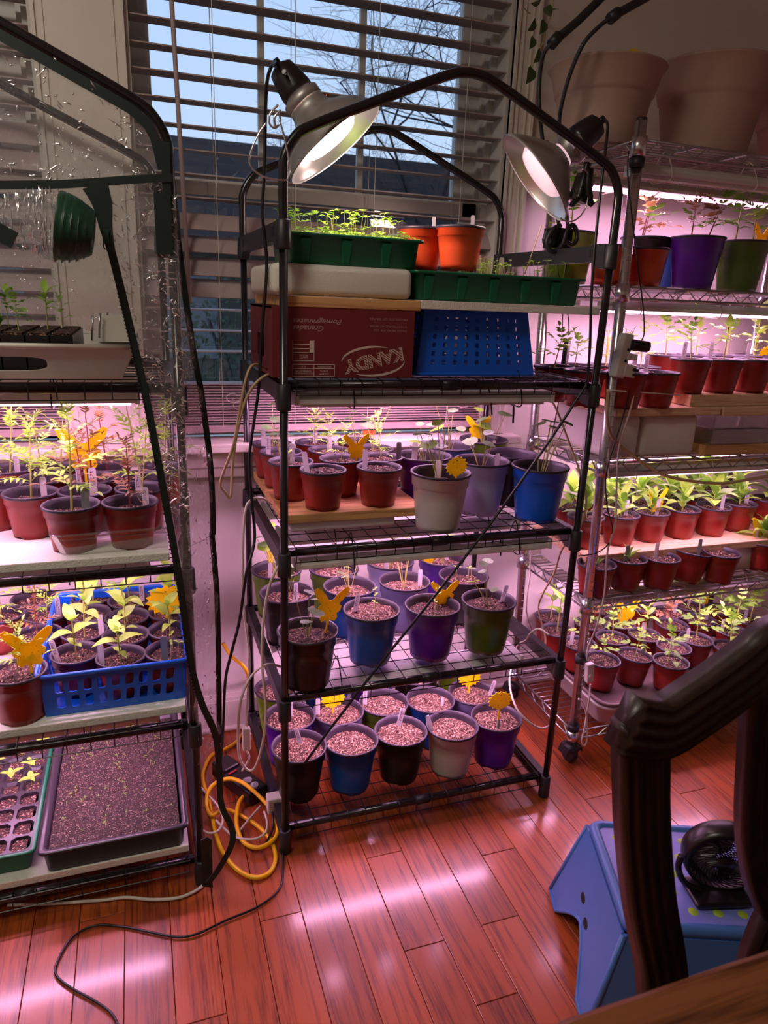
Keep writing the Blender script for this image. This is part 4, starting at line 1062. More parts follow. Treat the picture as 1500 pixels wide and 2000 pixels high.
_rp.color_ramp.interpolation = 'CONSTANT'; _rp.color_ramp.elements[0].color = lin((120, 26, 34)); _rp.color_ramp.elements[1].position = .62; _rp.color_ramp.elements[1].color = lin((214, 190, 176)); _b.inputs['Roughness'].default_value = .6
pr('KANDY', 700, 590, 1322, 742, tilt=R(-13), off=.045, d=.0006)
pr('KANDY', 712, 596, 1310, 736, tilt=R(-13), off=.012, d=.0010, m=stripe)

# perforated blue basket, upside down on the shelf
def hole_wall(mb, A, B, Cc, D, nx, nz, hw, hh, m=0, skip=None, ox=0, oz=0, slant=0, nseg=8):
    """quad wall A(bottom-left) B(bottom-right) C(top-right) D(top-left) with nx x nz rounded holes"""
    A, B, Cc, D = map(Vector, (A, B, Cc, D))
    P = lambda s, t: (A*(1-s)+B*s)*(1-t)+(D*(1-s)+Cc*s)*t
    s0, s1, t0, t1 = ox, 1-ox, oz, 1-oz
    mb.add([P(0, 0), P(1, 0), P(1, t0), P(0, t0)], [(0, 1, 2, 3)], m); mb.add([P(0, t1), P(1, t1), P(1, 1), P(0, 1)], [(0, 1, 2, 3)], m)
    mb.add([P(0, t0), P(s0, t0), P(s0, t1), P(0, t1)], [(0, 1, 2, 3)], m); mb.add([P(s1, t0), P(1, t0), P(1, t1), P(s1, t1)], [(0, 1, 2, 3)], m)
    for i in range(nx):
        for j in range(nz):
            a, b = s0+(s1-s0)*i/nx, s0+(s1-s0)*(i+1)/nx; c, d = t0+(t1-t0)*j/nz, t0+(t1-t0)*(j+1)/nz
            if skip and skip(i, j): mb.add([P(a, c), P(b, c), P(b, d), P(a, d)], [(0, 1, 2, 3)], m); continue
            outer = [(b, (c+d)/2), (b, d), ((a+b)/2, d), (a, d), (a, (c+d)/2), (a, c), ((a+b)/2, c), (b, c)]
            cs, ct = (a+b)/2, (c+d)/2; inner = []
            for q in range(8):
                an = math.pi/4*q; cx, cz = math.cos(an), math.sin(an); e = 1/max(abs(cx), abs(cz))**.6
                inner.append((cs+(b-a)/2*hw*cx*e+slant*(b-a)/2*cz, ct+(d-c)/2*hh*cz*e))
            mb.add([P(*x) for x in outer]+[P(*x) for x in inner], [(q, (q+1) % 8, 8+(q+1) % 8, 8+q) for q in range(8)], m)
def basket(loc, X, Y, H, flare, label, nx, ny, nz, hw, hh, flip=False, slant=0, rz=0):
    t = empty('perforated_basket', loc, rz=rz, label=label, cat='basket')
    zb, zt = (H, 0) if flip else (0, H)   # narrow end z, wide end z
    f = flare
    n4 = [(f, f, zb), (X-f, f, zb), (X-f, Y-f, zb), (f, Y-f, zb)]; w4 = [(0, 0, zt), (X, 0, zt), (X, Y, zt), (0, Y, zt)]
    for k, nm in enumerate(('front', 'right', 'back', 'left')):
        b = MB(); q = (k+1) % 4
        lo = (n4 if not flip else w4); hi = (w4 if not flip else n4)
        hole_wall(b, lo[k], lo[q], hi[q], hi[k], nx if k % 2 == 0 else ny, nz, hw, hh, ox=.07, oz=.12, slant=slant)
        solid(obj('basket_wall', b, 'blue', t), .002)
    b = MB(); b.add(n4, [(0, 1, 2, 3)]); solid(obj('basket_base', b, 'blue', t), .002)
    rim = [(x, y, zt) for x, y in rrect(-.005, X+.005, -.005, Y+.005, .018)]
    obj('rim', MB().tube(rim, .0045, 8, closed=True), 'blue', t)
    return t
basket((.285, .045, Z4+.006), .275, .285, .1345, .019, 'blue perforated basket standing upside down beside the pomegranate carton', 9, 8, 6, .38, .62, flip=True)
_by = min(o.location.y for o in POTS if 'left rack blue basket' in o['label'])-.052
basket((-.474, _by, LZ2+.001), .275, .41-_by, .092, .006, 'blue slotted basket full of small red pots on the left rack', 9, 11, 2, .62, .78, slant=.12)

# green seed trays on top
def ribbed_tray(loc, X, Y, H, label, m='green_tray', rib=.036, soil='soil_d', fill=.85, name='seed_tray', cells=True):
    t = empty(name, loc, label=label, cat='seed tray')
    obj('tray_body', tray_shape(MB(), X, Y, H, .012, .016, .009), m, t)
    n = int(X/rib)
    for i in range(1, n):
        x = X*i/n; b = MB(); b.add([(x-.011, .0095, H-.008), (x+.011, .0095, H-.008), (x+.008, .013, .004), (x-.008, .013, .004), (x-.009, .004, H-.010), (x+.009, .004, H-.010), (x+.006, .010, .005), (x-.006, .010, .005)], [(4, 5, 6, 7), (0, 4, 7, 3), (1, 2, 6, 5), (0, 1, 5, 4), (3, 7, 6, 2)])
        if i % 2: obj('rib', b, m, t)
    b = MB(); nx, ny = 26, 14; v = []
    x0, x1, y0, y1 = .019, X-.019, .019, Y-.019
    for j in range(ny+1):
        for i in range(nx+1):
            x, y = x0+(x1-x0)*i/nx, y0+(y1-y0)*j/ny; v.append((x, y, H*fill+noise.noise(Vector((x*90, y*90, 1)))*.004))
    b.add(v, [(j*(nx+1)+i, j*(nx+1)+i+1, (j+1)*(nx+1)+i+1, (j+1)*(nx+1)+i) for j in range(ny) for i in range(nx)])
    obj('soil', b, soil, t)
    return t
def sprouts(parent, n, x0, x1, y0, y1, z, h0, h1, leafs, seed, m=('stem', 'leaf_y'), name='sprouts'):
    rr = random.Random(seed); st = MB()
    for i in range(n):
        b = Vector((rr.uniform(x0, x1), rr.uniform(y0, y1), z)); e = b+Vector((rr.uniform(-.008, .008), rr.uniform(-.008, .008), rr.uniform(h0, h1)))
        st.tube([b, (b+e)/2+Vector((rr.uniform(-.002, .002), 0, 0)), e], .0006, 3, 0, caps=False)
        az = rr.uniform(0, 6.28)
        for q in range(2+(rr.random() < .3)*2):
            leaf_mb(st, leafs*rr.uniform(.7, 1.2), leafs*.6, Tm(e) @ Rm(az+q*math.pi*(1 if q < 2 else .5), 'Z') @ Rm(-R(rr.uniform(0, 30)), 'Y'), n=2, m=1)
    o = obj(name, st, m, parent); o['kind'] = 'stuff'; return o
g1 = ribbed_tray((.012, .04, 1.2965), .278, .20, .055, 'deep green seed tray crowded with yellow-green sprouts under the left clamp lamp')
sprouts(g1, 170, .01, .26, .01, .18, .048, .004, .018, .015, 1)
sprouts(g1, 60, .01, .24, .02, .17, .048, .025, .058, .015, 2, name='tall_sprouts')
g2 = ribbed_tray((.262, .028, 1.2400), .400, .25, .056, 'long shallow green seed tray with tiny seedlings, beneath the orange pots')
sprouts(g2, 90, .14, .25, .03, .20, .047, .015, .04, .010, 3)
sprouts(g2, 16, .28, .38, .03, .20, .047, .02, .045, .011, 4, name='tall_sprouts')
for i, (u, v, s) in enumerate([(934, 500, 1), (949, 497, 1), (979, 500, 1.1)]):
    P = at_y(u, v+18, .11+.012*i); marker(Vector((P.x, P.y, 1.292)), 'white marker, %s of three in the shallow green tray' % ('leftmost', 'middle', 'rightmost')[i], pen=(0, 51, 0)[i], size=.9)
o = obj('skewer', MB().tube([at_y(1025, 535, .10), at_y(1058, 440, .10)], .0014, 6), 'tan_cord'); tag(o, 'thin bamboo skewer leaning in the shallow green tray', 'stick')
dm = empty('clear_dome', (.245, .17, 1.355), label='crumpled clear plastic lid behind the sprouts beside the orange pots', cat='lid')
b = MB(); n = 12; v = []
for j in range(n+1):
    for i in range(n+1):
        x, y = .09*i/n, .07*j/n; v.append((x, y, .02*math.sin(3.14*i/n)*math.sin(3.14*j/n)+.006*noise.noise(Vector((x*60, y*60, 0)))))
b.add(v, [(j*(n+1)+i, j*(n+1)+i+1, (j+1)*(n+1)+i+1, (j+1)*(n+1)+i) for j in range(n) for i in range(n)], 0, True); obj('lid_film', b, 'clear', dm)

# left rack: bottom trays
bt_ = ribbed_tray((-.508, -.028, Z1+.019), .296, .462, .058, 'long black tray of soil speckled with tiny sprouts, bottom of the left rack', m='black_tray', soil='soil_f', fill=.8, rib=.6)
sprouts(bt_, 60, .04, .26, .05, .44, .047, .002, .008, .005, 8, m=('stem', 'leaf'))
gt = ribbed_tray((-.80, -.005, Z1+.019), .286, .44, .05, 'green tray holding a seedling cell insert, bottom of the left rack', rib=.05)
ci = empty('cell_insert', (-.792, .003, Z1+.019+.0505), label='mauve plastic cell insert with a few basil-like seedlings, left rack', cat='seed tray')
cm = MB(); nx, ny = 6, 9; cw, chh = .27/nx, .425/ny
for i in range(nx):
    for j in range(ny):
        x0, y0 = i*cw, j*chh; g_ = .003; dpt = .03 if j < 4 else .006
        o4 = [(x0, y0), (x0+cw, y0), (x0+cw, y0+chh), (x0, y0+chh)]; i4 = rrect(x0+g_, x0+cw-g_, y0+g_, y0+chh-g_, .008, 1)
        v = [(x, y, 0) for x, y in o4]+[(x, y, 0) for x, y in i4]+[((x-x0-cw/2)*.75+x0+cw/2, (y-y0-chh/2)*.75+y0+chh/2, -dpt) for x, y in i4]
        # ring faces corner by corner
        f = []; idx = {0: (4, 5), 1: (6, 7), 2: (0, 1), 3: (2, 3)}
        for c_ in range(4):
            a, b_ = idx[c_]; n_ = (c_+1) % 4; a2, b2 = idx[n_]
            f.append((c_, 4+a, 4+b_)) ; f.append((c_, 4+b_, 4+a2, n_))
        for q in range(8): f.append((4+q, 4+(q+1) % 8, 12+(q+1) % 8, 12+q))
        cm.add(v, f); cm.add(v[12:], [tuple(range(8))], 1 if j >= 4 or (i+j) % 3 == 0 else 0)
obj('cells', cm, ['black_tray', 'soil_d'], ci)
rr = random.Random(4)
for (a, b__) in [(.20, .25), (.235, .28), (.245, .22), (.13, .27), (.16, .31), (.21, .34), (.10, .22), (.25, .36)]:
    k = rr.randint(0, 2)
    for q in range(4): link('leaf', leaf_mesh('zinnia', k, 'leaf_y'), ci, Tm((a, b__, .012)) @ Rm(q*R(90)+rr.uniform(0, .6), 'Z') @ Rm(-R(25), 'Y') @ Matrix.Scale(rr.uniform(.45, .75), 4))
    obj('stem', MB().tube([(a, b__, -.004), (a, b__, .014)], .0009, 5), 'stem', ci)

# left rack: white tray with handle hole, fourth shelf
wt = empty('carry_tray', (-.76, -.02, Z4+.001), label='white plastic tray with oval handle hole holding dark seedling cells, left rack', cat='tray')
def hole_front(mb, x0, x1, z0, z1, hx0, hx1, hz0, hz1, y0, y1, m=0):
    n = 8; N = 64; hc = ((hx0+hx1)/2, (hz0+hz1)/2); ha, hb = (hx1-hx0)/2, (hz1-hz0)/2
    inn = []; out = []
    for i in range(N):
        a = 2*math.pi*i/N; cx, cz = math.cos(a), math.sin(a); e = 1/((abs(cx)**4+abs(cz)**4)**.25)
        inn.append((hc[0]+ha*cx*e*.93, hc[1]+hb*cz*e*.93)); k = min((((x1 if cx > 0 else x0)-hc[0])/cx) if abs(cx) > 1e-6 else 9, (((z1 if cz > 0 else z0)-hc[1])/cz) if abs(cz) > 1e-6 else 9)
        out.append((hc[0]+cx*k, hc[1]+cz*k))
    cor = [(x1, z1), (x0, z1), (x0, z0), (x1, z0)]
    for c_ in cor:
        j = min(range(N), key=lambda i: (out[i][0]-c_[0])**2+(out[i][1]-c_[1])**2); out[j] = c_
    yy = lambda z: y0+(y1-y0)*(z-z0)/(z1-z0)
    v = [(x, yy(z), z) for x, z in out]+[(x, yy(z), z) for x, z in inn]
    mb.add(v, [(i, N+i, N+(i+1) % N, (i+1) % N) for i in range(N)], m)
fm = MB(); hole_front(fm, .18, .385, 0, .052, .20, .365, .012, .038, .022, .004)
fm.add([(.02, .022, 0), (.18, .022, 0), (.18, .004, .052), (.02, .004, .052), (.385, .022, 0), (.475, .022, 0), (.49, .003, .052), (.385, .004, .052)], [(0, 1, 2, 3), (4, 5, 6, 7)])
solid(obj('front_wall', fm, 'white_tray', wt), .003)
bw = MB(); bw.add([(.02, .022, 0), (.475, .022, 0), (.475, .37, 0), (.02, .37, 0), (0, .0, .052), (.50, .0, .056), (.50, .39, .056), (0, .39, .052)], [(0, 3, 2, 1), (1, 2, 6, 5), (2, 3, 7, 6), (3, 0, 4, 7)])
bw.add([(.475, .022, 0), (.475, .004, .052), (.50, .0, .056)], [(0, 2, 1)])
solid(obj('tray_wall', bw, 'white_tray', wt), .003)
obj('rim', MB().tube([(x, y, .055) for x, y in rrect(-.002, .503, -.003, .392, .03)], .0045, 8, closed=True), 'white_tray', wt)
obj('raised_end', MB().prism([(.42, .05), (.50, .05), (.512, .098), (.44, .098)], .20, .38), 'white_tray', wt)
cbk = empty('seedling_cells', (-.74, .02, Z4+.012), label='dark block of seedling cells with small leafy plants in the white tray', cat='seed tray')
bs = MB()
for i in range(10):
    for j in range(6): bs.box(.003+i*.038, .038+i*.038, .003+j*.045, .044+j*.045, 0, .058); bs.box(.006+i*.038, .035+i*.038, .006+j*.045, .041+j*.045, .058, .062, 1)
obj('cell_block', bs, ['p_black', 'soil_d'], cbk)
for (a, b__, kd, s) in [(.225, .10, 'zinnia', .8), (.26, .16, 'pepper', .7), (.33, .12, 'pepper', .8), (.20, .05, 'nasturtium', .6), (.29, .06, 'tomato', .6), (.35, .18, 'marigold', .5), (.24, .2, 'tuft', .9)]:
    kx = rnd.randint(0, 3); sm, lv = plant_variant(kd, kx); Bm = Tm((a, b__, .062)) @ Matrix.Scale(s, 4); link('stem', sm, cbk, Bm)
    for me, mt in lv:
        m2 = me.copy() if me.name.startswith('zz') else me
        link('leaf', me, cbk, Bm @ mt)
for i, (u, v0, v1) in enumerate([(180, 616, 665), (194, 612, 660), (209, 610, 662)]):
    P, Q = at_y(u, v1, .12+.05*i), at_y(u+1, v0, .12+.05*i); P.z = max(P.z, Z4+.01)
    o = obj('plant_rod', MB().tube([P, Q], .0018, 6), 'chrome_dull'); tag(o, 'thin grey rod, %s of three upright in the white tray' % ('left', 'middle', 'right')[i], 'rod')
# clear clamshell around the front pots
cs = empty('clamshell_tray', (-.425, -.012, .81), rz=R(3), label='open clear plastic clamshell strip around the two front marigold pots', cat='tray')
cl = MB(); cl.tube([(x, y, 0) for x, y in rrect(0, .235, 0, .13, .02)], .0022, 6, closed=True); cl.tube([(x, y, -.010) for x, y in rrect(.004, .231, .004, .126, .02)], .0012, 6, closed=True)
loft(cl, [(rrect(.0, .235, .0, .13, .02), 0), (rrect(.012, .223, .012, .118, .02), -.040)], 0, False, False)
obj('clamshell_wall', cl, 'clear', cs)

# ================================================================ CLAMP LAMPS
def clamp_lamp(C0, dir_img, sint, label, bm, power, ring=False, s=.99, zs=.8):
    """C0 rim centre, dir_img: opening direction in the picture, sint: how far it turns to the viewer"""
    dx, dy = dir_img; k = math.hypot(dx, dy); ct = math.sqrt(1-sint*sint)
    vv = (C0-CAM).normalized(); e_ = RX*(dx/k)-UP*(dy/k); e_ = (e_-vv*e_.dot(vv)).normalized(); d = (e_*ct - vv*sint).normalized()      # opening direction
    t = empty('clamp_lamp', C0, label=label, cat='lamp'); q = (-d).to_track_quat('Z', 'Y'); t.rotation_mode = 'QUATERNION'; t.rotation_quaternion = q; t.scale = (s, s, s*zs)
    # local +Z runs from the rim towards the socket
    pr_ = [(.108, 0), (.1085, .003), (.106, .006), (.100, .022), (.088, .045), (.070, .064), (.052, .076), (.042, .086), (.037, .100), (.035, .118)]
    if ring: pr_ = [(.108, 0), (.1085, .003), (.106, .008)]+[(.106-.0075*i-.001*(i % 2)-.0006*i*i*.6, .010+.0105*i) for i in range(1, 9)]+[(.036, .112), (.034, .122)]
    out = pr_+[(r_-.0012, z) for r_, z in reversed(pr_)]
    obj('reflector', MB().lathe(out, 40, mats=[0]*(len(pr_)-1)+[1]*(len(pr_))), ['alu', 'alu_in'], t)
    obj('bulb', MB().lathe([(0, .006), (.030, .008), (.054, .014), (.062, .026), (.050, .055), (.030, .085), (.018, .112)], 28, Tm((0, 0, 0))), [bm], t)
    obj('collar', MB().lathe([(.036, .112), (.0375, .114), (.0375, .132), (.034, .134)], 28), 'alu', t)
    sk = MB().lathe([(.0, .132), (.031, .132), (.032, .150), (.028, .185), (.024, .205), (.012, .214), (.0, .216)], 20)
    obj('socket', sk, 'p_black', t)
    obj('switch_key', MB().tube([(.026, 0, .175), (.048, 0, .178)], [.003, .0045], 8), 'p_black', t)
    obj('cord_grip', MB().tube([(.0, .0, .21), (.0, .0, .228)], .008, 10), 'p_black', t)
    obj('hinge', MB().box(-.052, -.034, -.006, .006, .108, .128).box(-.066, -.050, -.009, .009, .112, .130), 'chrome', t)
    obj('rivet', MB().lathe([(.0, .004), (.004, .003), (.005, 0)], 10, Rm(R(60), 'Z') @ Tm((.046, 0, .088)) @ Rm(R(60), 'Y')), 'copper', t)
    L_ = bpy.data.lights.new('bulb_light', 'SPOT'); L_.energy = power; L_.spot_size = R(150); L_.spot_blend = .5; L_.color = (1, .74, .66); L_.shadow_soft_size = .045
    o = bpy.data.objects.new('bulb_light', L_); col.objects.link(o); o.location = C0+d*.004; o.rotation_euler = d.to_track_quat('-Z', 'Y').to_euler()
    return t, C0 - d*.225*s*zs
LP1 = at_y(655, 285, .115); l1, s1 = clamp_lamp(LP1, (112, 158), .21, 'left aluminium clamp lamp with glowing bulb, hung above the deep green seed tray', 'bulb', 7)
LP2 = at_y(1043, 350, .125); l2_, s2 = clamp_lamp(LP2, (-120, 104), .24, 'right aluminium clamp lamp facing left, hung beside the chrome post', 'bulb2', 2.5, ring=True)
# faint print on the right bulb
for i in range(4):
    b = MB()
    rr = random.Random(i)
    for q in range(5): x = -.030+.012*q; b.box(x, x+rr.uniform(.004, .009), -.004+.008*i-.012, -.0025+.008*i-.012, .0125, .0133)
    obj('print', b, 'ink_grey', l2_)['kind'] = 'stuff'
# spring clamp of left lamp: wire loops round hinge to the post
def wire(name, pts, r, m, label=None, cat='cable', k=6, closed=False, n=8, group=None):
    o = obj(name, MB().tube(smooth_pts(pts, k, closed), r, n, closed=closed), m)
    if label: tag(o, label, cat, group)
    return o
def yp(L, y): return [at_y(u, v, (y if not isinstance(y, (list, tuple)) else y[i])) for i, (u, v) in enumerate(L)]
def zp(L, z=.006): return [at_z(u, v, (z if not isinstance(z, (list, tuple)) else z[i])) for i, (u, v) in enumerate(L)]
cl1 = empty('spring_clamp', yp([(536, 238)], -.03)[0], label='wire spring clamp gripping the left top corner of the centre rack', cat='clamp')
def into(o, par): o.parent = par; o.matrix_local = Tm(-Vector(par.location)); return o
into(wire('wire_loop', yp([(543, 205), (528, 222), (526, 240), (536, 250), (547, 240), (545, 224), (533, 218)], -.03), .0018, 'chrome'), cl1)
into(wire('wire_arm', yp([(545, 232), (556, 270), (565, 320), (563, 345), (554, 352), (515, 345), (490, 325), (489, 300), (505, 262), (520, 240)], -.025), .0016, 'chrome'), cl1)
into(wire('wire_arm', yp([(538, 250), (536, 230), (548, 215)], -.035), .0022, 'chrome'), cl1)
cl2 = empty('spring_clamp', yp([(1125, 380)], .06)[0], label='black-handled spring clamp hanging below the right clamp lamp', cat='clamp')
b = MB(); P = yp([(1150, 330), (1140, 372), (1118, 402), (1128, 372), (1135, 330)], .06)
into(obj('clamp_jaw', MB().tube(smooth_pts(yp([(1148, 318), (1140, 350), (1130, 385), (1114, 402)], .06), 4), [.008]*4+[.0075]*4+[.006]*4+[.003], 8), 'p_black'), cl2)
into(obj('clamp_jaw', MB().tube(smooth_pts(yp([(1152, 330), (1148, 365), (1152, 392), (1158, 400)], .05), 4), [.009]*4+[.009]*4+[.007]*4+[.003], 8), 'p_black'), cl2)
into(obj('clamp_plate', MB().box(-.018, .020, -.012, .004, -.05, .0, mtx=Tm(at_y(1142, 345, .07)) @ Rm(.3, 'Y')), 'chrome_dull'), cl2)
into(wire('wire_arm', yp([(1138, 330), (1150, 345), (1147, 395), (1135, 420), (1118, 432), (1100, 430), (1095, 424)], .045), .0016, 'chrome'), cl2)

# ================================================================ GOOSENECK GROW LIGHTS
gn = empty('gooseneck_light', at_y(1108, 470, .25), label='black gooseneck lamp clipped to the rack bracket, arms reaching past the beige planters', cat='lamp')
def gpart(nm, L, y, r, m='black_plastic', k=6): o = wire(nm, yp(L, y), r, m, k=k); return into(o, gn)
gpart('gooseneck_arm', [(1098, 470), (1070, 330), (1058, 260), (1053, 200), (1054, 150), (1062, 105), (1078, 85)], [.22, .22, .22, .2, .2, .18, .16], .0045)
gpart('gooseneck_arm', [(1112, 470), (1098, 330), (1092, 250), (1098, 200), (1115, 140), (1140, 85), (1170, 52), (1196, 32)], [.22, .22, .22, .2, .18, .16, .15, .14], .0045)
gpart('light_bar', [(1082, 80), (1130, 40), (1200, -30)], .16, .0085, k=2)
gpart('light_bar', [(1196, 32), (1250, 2), (1330, -45)], .14, .0085, k=2)
gpart('joint', [(1076, 88), (1092, 70)], .16, .0115, k=2); gpart('joint', [(1190, 38), (1208, 24)], .14, .0115, k=2)
gpart('gooseneck_coil', [(1095, 440), (1078, 450), (1068, 472), (1078, 492), (1098, 478), (1108, 450), (1120, 440), (1128, 462), (1118, 478), (1105, 470)], .20, .0055)
gpart('gooseneck_coil', [(1062, 470), (1070, 450), (1080, 470), (1070, 482), (1062, 470)], .21, .005)
into(obj('clip', MB().box(-.028, .026, -.02, .02, -.022, .022, mtx=Tm(at_y(1090, 466, .235))), 'p_black'), gn)
gpart('cord', [(1098, 478), (1090, 510), (1092, 540), (1100, 560), (1098, 640)], .24, .0013); gpart('cord', [(1110, 478), (1107, 510), (1103, 560)], .24, .0013)

# ================================================================ BIG PLANTERS ON TOP
def planter(u, v, y, D, H, label):
    P = at_y(u, v, y); P.z = CL[4]+.005
    t = empty('planter', P, label=label, cat='planter', group='beige planters on top of the chrome rack')
    r_ = D/2; pf = [(.0, .004), (r_*.62, .004), (r_*.65, 0), (r_*.655, .008), (r_*.80, H*.62), (r_*.81, H*.64), (r_*.84, H*.655), (r_*.85, H*.69), (r_*.855, H*.70), (r_*.93, H*.93), (r_*.985, H*.975), (r_, H*.99), (r_*.99, H), (r_*.95, H*.985), (r_*.90, H*.93), (r_*.80, H*.68), (r_*.66, H*.2), (0, H*.2)]
    obj('planter_body', MB().lathe(pf, 48), 'p_taupe', t)
    return t, P
p1, q1 = planter(1185, 140, .28, .27, .172, 'left of three large beige planters on top of the chrome rack')
p2, q2 = planter(1398, 135, .285, .30, .215, 'middle of three large beige planters on top of the chrome rack')
p3, q3 = planter(1590, 175, .33, .30, .20, 'right beige planter, cut off by the picture edge, top of the chrome rack')
trap('sun', at_y(1238, 118, .35), .055, 'yellow starburst trap poking out of the left beige planter', 0, 0, .05)
trap('sun', at_y(1488, 155, .38), .04, 'yellow starburst trap poking out behind the middle beige planter', .3, 0, .05)

# vine
vn = empty('hanging_vine', at_y(1080, -10, .46), label='green heart-leaved vine trailing down the wall right of the window', cat='plant')
stp = [(1082, -20), (1078, 24), (1068, 50), (1060, 84), (1044, 116), (1038, 138)]
into(wire('stem', yp(stp, .48), .0013, 'stem'), vn)
vl = MB(); leaf_mb(vl, .036, .026, droop=.2, fold=.15, base=.25); vme = vl.mesh('leaf', 'vine')
for (u, v, az, s) in [(1056, 2, 200, .8), (1036, 26, 150, .8), (1046, 42, 230, .85), (1074, 22, 20, .8), (1064, 42, 250, .9), (1043, 74, 250, .8), (1056, 100, 240, .95), (1040, 134, 250, 1.1), (1068, 12, 300, .7)]:
    P = at_y(u, v, .47); a = R(az); d = Vector((math.cos(a), 0, math.sin(a))); q = d.to_track_quat('X', 'Z').to_matrix().to_4x4()
    o = link('leaf', vme); o.parent = vn; o.matrix_local = Tm(P-vn.location) @ q @ Rm(R(az), 'X') @ Matrix.Scale(s*1.25, 4)

# ================================================================ PLASTIC COVER OF THE LEFT RACK
cov = empty('greenhouse_cover', (LX+W_, LY, 0), label='clear wrinkled plastic cover with dark green tape over the left rack', cat='cover')
OV = Vector((LX+W_, LY, 0))
def covp(name, mb, m, kind=None):
    o = obj(name, mb, m); o.parent = cov; o.matrix_local = Tm(-OV)
    if kind: o['kind'] = kind
    return o
def arch_z(x):   # x measured from the right post, leftwards positive
    pts = [(0, 1.44), (.003, 1.468), (.02, 1.498), (.05, 1.519), (.17, 1.572), (.29, 1.623), (.328, 1.634), (.362, 1.634), (.40, 1.623), (.52, 1.572), (.64, 1.519), (.69, 1.44)]
    for (a, b), (c, d) in zip(pts[:-1], pts[1:]):
        if a <= x <= c: return b+(d-b)*(x-a)/(c-a)
    return 1.44
def grid(mb, fn, nu, nv, m=0):
    v = [fn(i/nu, j/nv) for j in range(nv+1) for i in range(nu+1)]
    mb.add(v, [(j*(nu+1)+i, j*(nu+1)+i+1, (j+1)*(nu+1)+i+1, (j+1)*(nu+1)+i) for j in range(nv) for i in range(nu)], m, True); return mb
def wob(x, y, z, a=.006, s=14): return a*noise.noise(Vector((x*s, y*s, z*s)))+a*.5*noise.noise(Vector((x*s*3.1, y*s*3, z*s*2.7)))
XR = LX+W_; YF = LY-.018
def gab(s, t):
    x = .002+.686*s; z0 = 1.39; z1 = arch_z(x)-.012; z = z0+(z1-z0)*t; X = XR-x; return Vector((X, YF+wob(X, 0, z), z))
covp('gable_sheet', grid(MB(), gab, 50, 16), 'sheet')
def zipx(z):
    pts = [(1.39, -.285), (1.33, -.298), (1.21, -.271), (1.042, -.245), (.725, -.208), (.424, -.187), (.10, -.175)]
    for (a, b), (c, d) in zip(pts[:-1], pts[1:]):
        if c <= z <= a: return b+(d-b)*(z-a)/(c-a)
    return -.175
def fpan(s, t):
    z = 1.385-.96*t; xa = zipx(z); xb = XR+.008; X = xa+(xb-xa)*s; return Vector((X, YF-.004+wob(X, 3, z, .007), z))
covp('front_sheet', grid(MB(), fpan, 14, 80), 'sheet')
TP2 = yp([(336, 352), (345, 450), (372, 650), (383, 715), (395, 780), (412, 920), (416, 1035), (414, 1045), (420, 1110), (425, 1200), (428, 1400), (427, 1450)], .02)
TP2 = smooth_pts(TP2, 4)
def side(s, t):
    k = t*(len(TP2)-1); i = min(int(k), len(TP2)-2); b_ = TP2[i].lerp(TP2[i+1], k-i); a_ = Vector((XR+.004, YF+.004, b_.z)); p = a_.lerp(b_, s)
    return p+Vector((wob(p.x, p.y, p.z*2, .008), wob(p.x, 5, p.z*2, .010), 0))
covp('side_sheet', grid(MB(), side, 8, 90), 'sheet')
def back(s, t):
    x = .69*s; z = arch_z(x)-.01-(arch_z(x)-1.10)*t; X = XR-x; return Vector((X, LY+D_+.022+wob(X, 9, z, .008), z))
covp('rear_sheet', grid(MB(), back, 30, 30), 'sheet')
M['crease'] = mat('film_crease_glint', (252, 254, 252), .2, metal=1)  # bright metal slivers along the folds, added to make glints on the film
def crease_glints(fn, n, seed, sz=(.004, .013), dense=None):
    rr = random.Random(seed); mb = MB(); k = 0
    while k < n:
        s, t = rr.random(), rr.random()
        q = noise.noise(Vector((s*7, t*9, seed*3.1)))
        if q < -.02 and rr.random() < .85: continue
        k += 1
        c = fn(s, t); a = rr.gauss(-.5, .7) if rr.random() < .7 else rr.uniform(0, 3.14); L_ = rr.uniform(*sz)*(2.2 if rr.random() < .08 else 1); u_ = (fn(min(1, s+.01), t)-c).normalized(); v_ = Vector((0, 0, 1)); d = u_*math.cos(a)+v_*math.sin(a)
        nrm = u_.cross(v_).normalized(); w_ = nrm.cross(d).normalized()*rr.uniform(.0004, .0010); b_ = rr.uniform(-.3, .3)*L_
        P = [c-d*L_/2, c+w_.normalized()*b_*.4-nrm*.001, c+d*L_/2]
        mb.tube([P[0], P[0].lerp(P[1], .6)+w_*.6, P[1], P[2]], [.0002, rr.uniform(.0008, .0017), rr.uniform(.0006, .0014), .0002], 6, caps=False)
    return mb
covp('crease_glints', crease_glints(gab, 420, 1), 'crease', 'stuff')
covp('crease_glints', crease_glints(lambda s, t: fpan(s, t*.55), 420, 2), 'crease', 'stuff')
covp('crease_glints', crease_glints(back, 420, 3), 'crease', 'stuff')
covp('crease_glints', crease_glints(side, 160, 4), 'crease', 'stuff')
def rside(s, t):
    z = 1.43-1.0*t; y = LY+.05+(D_-.06)*s; return Vector((XR+.014+wob(1, y, z, .006), y, z))
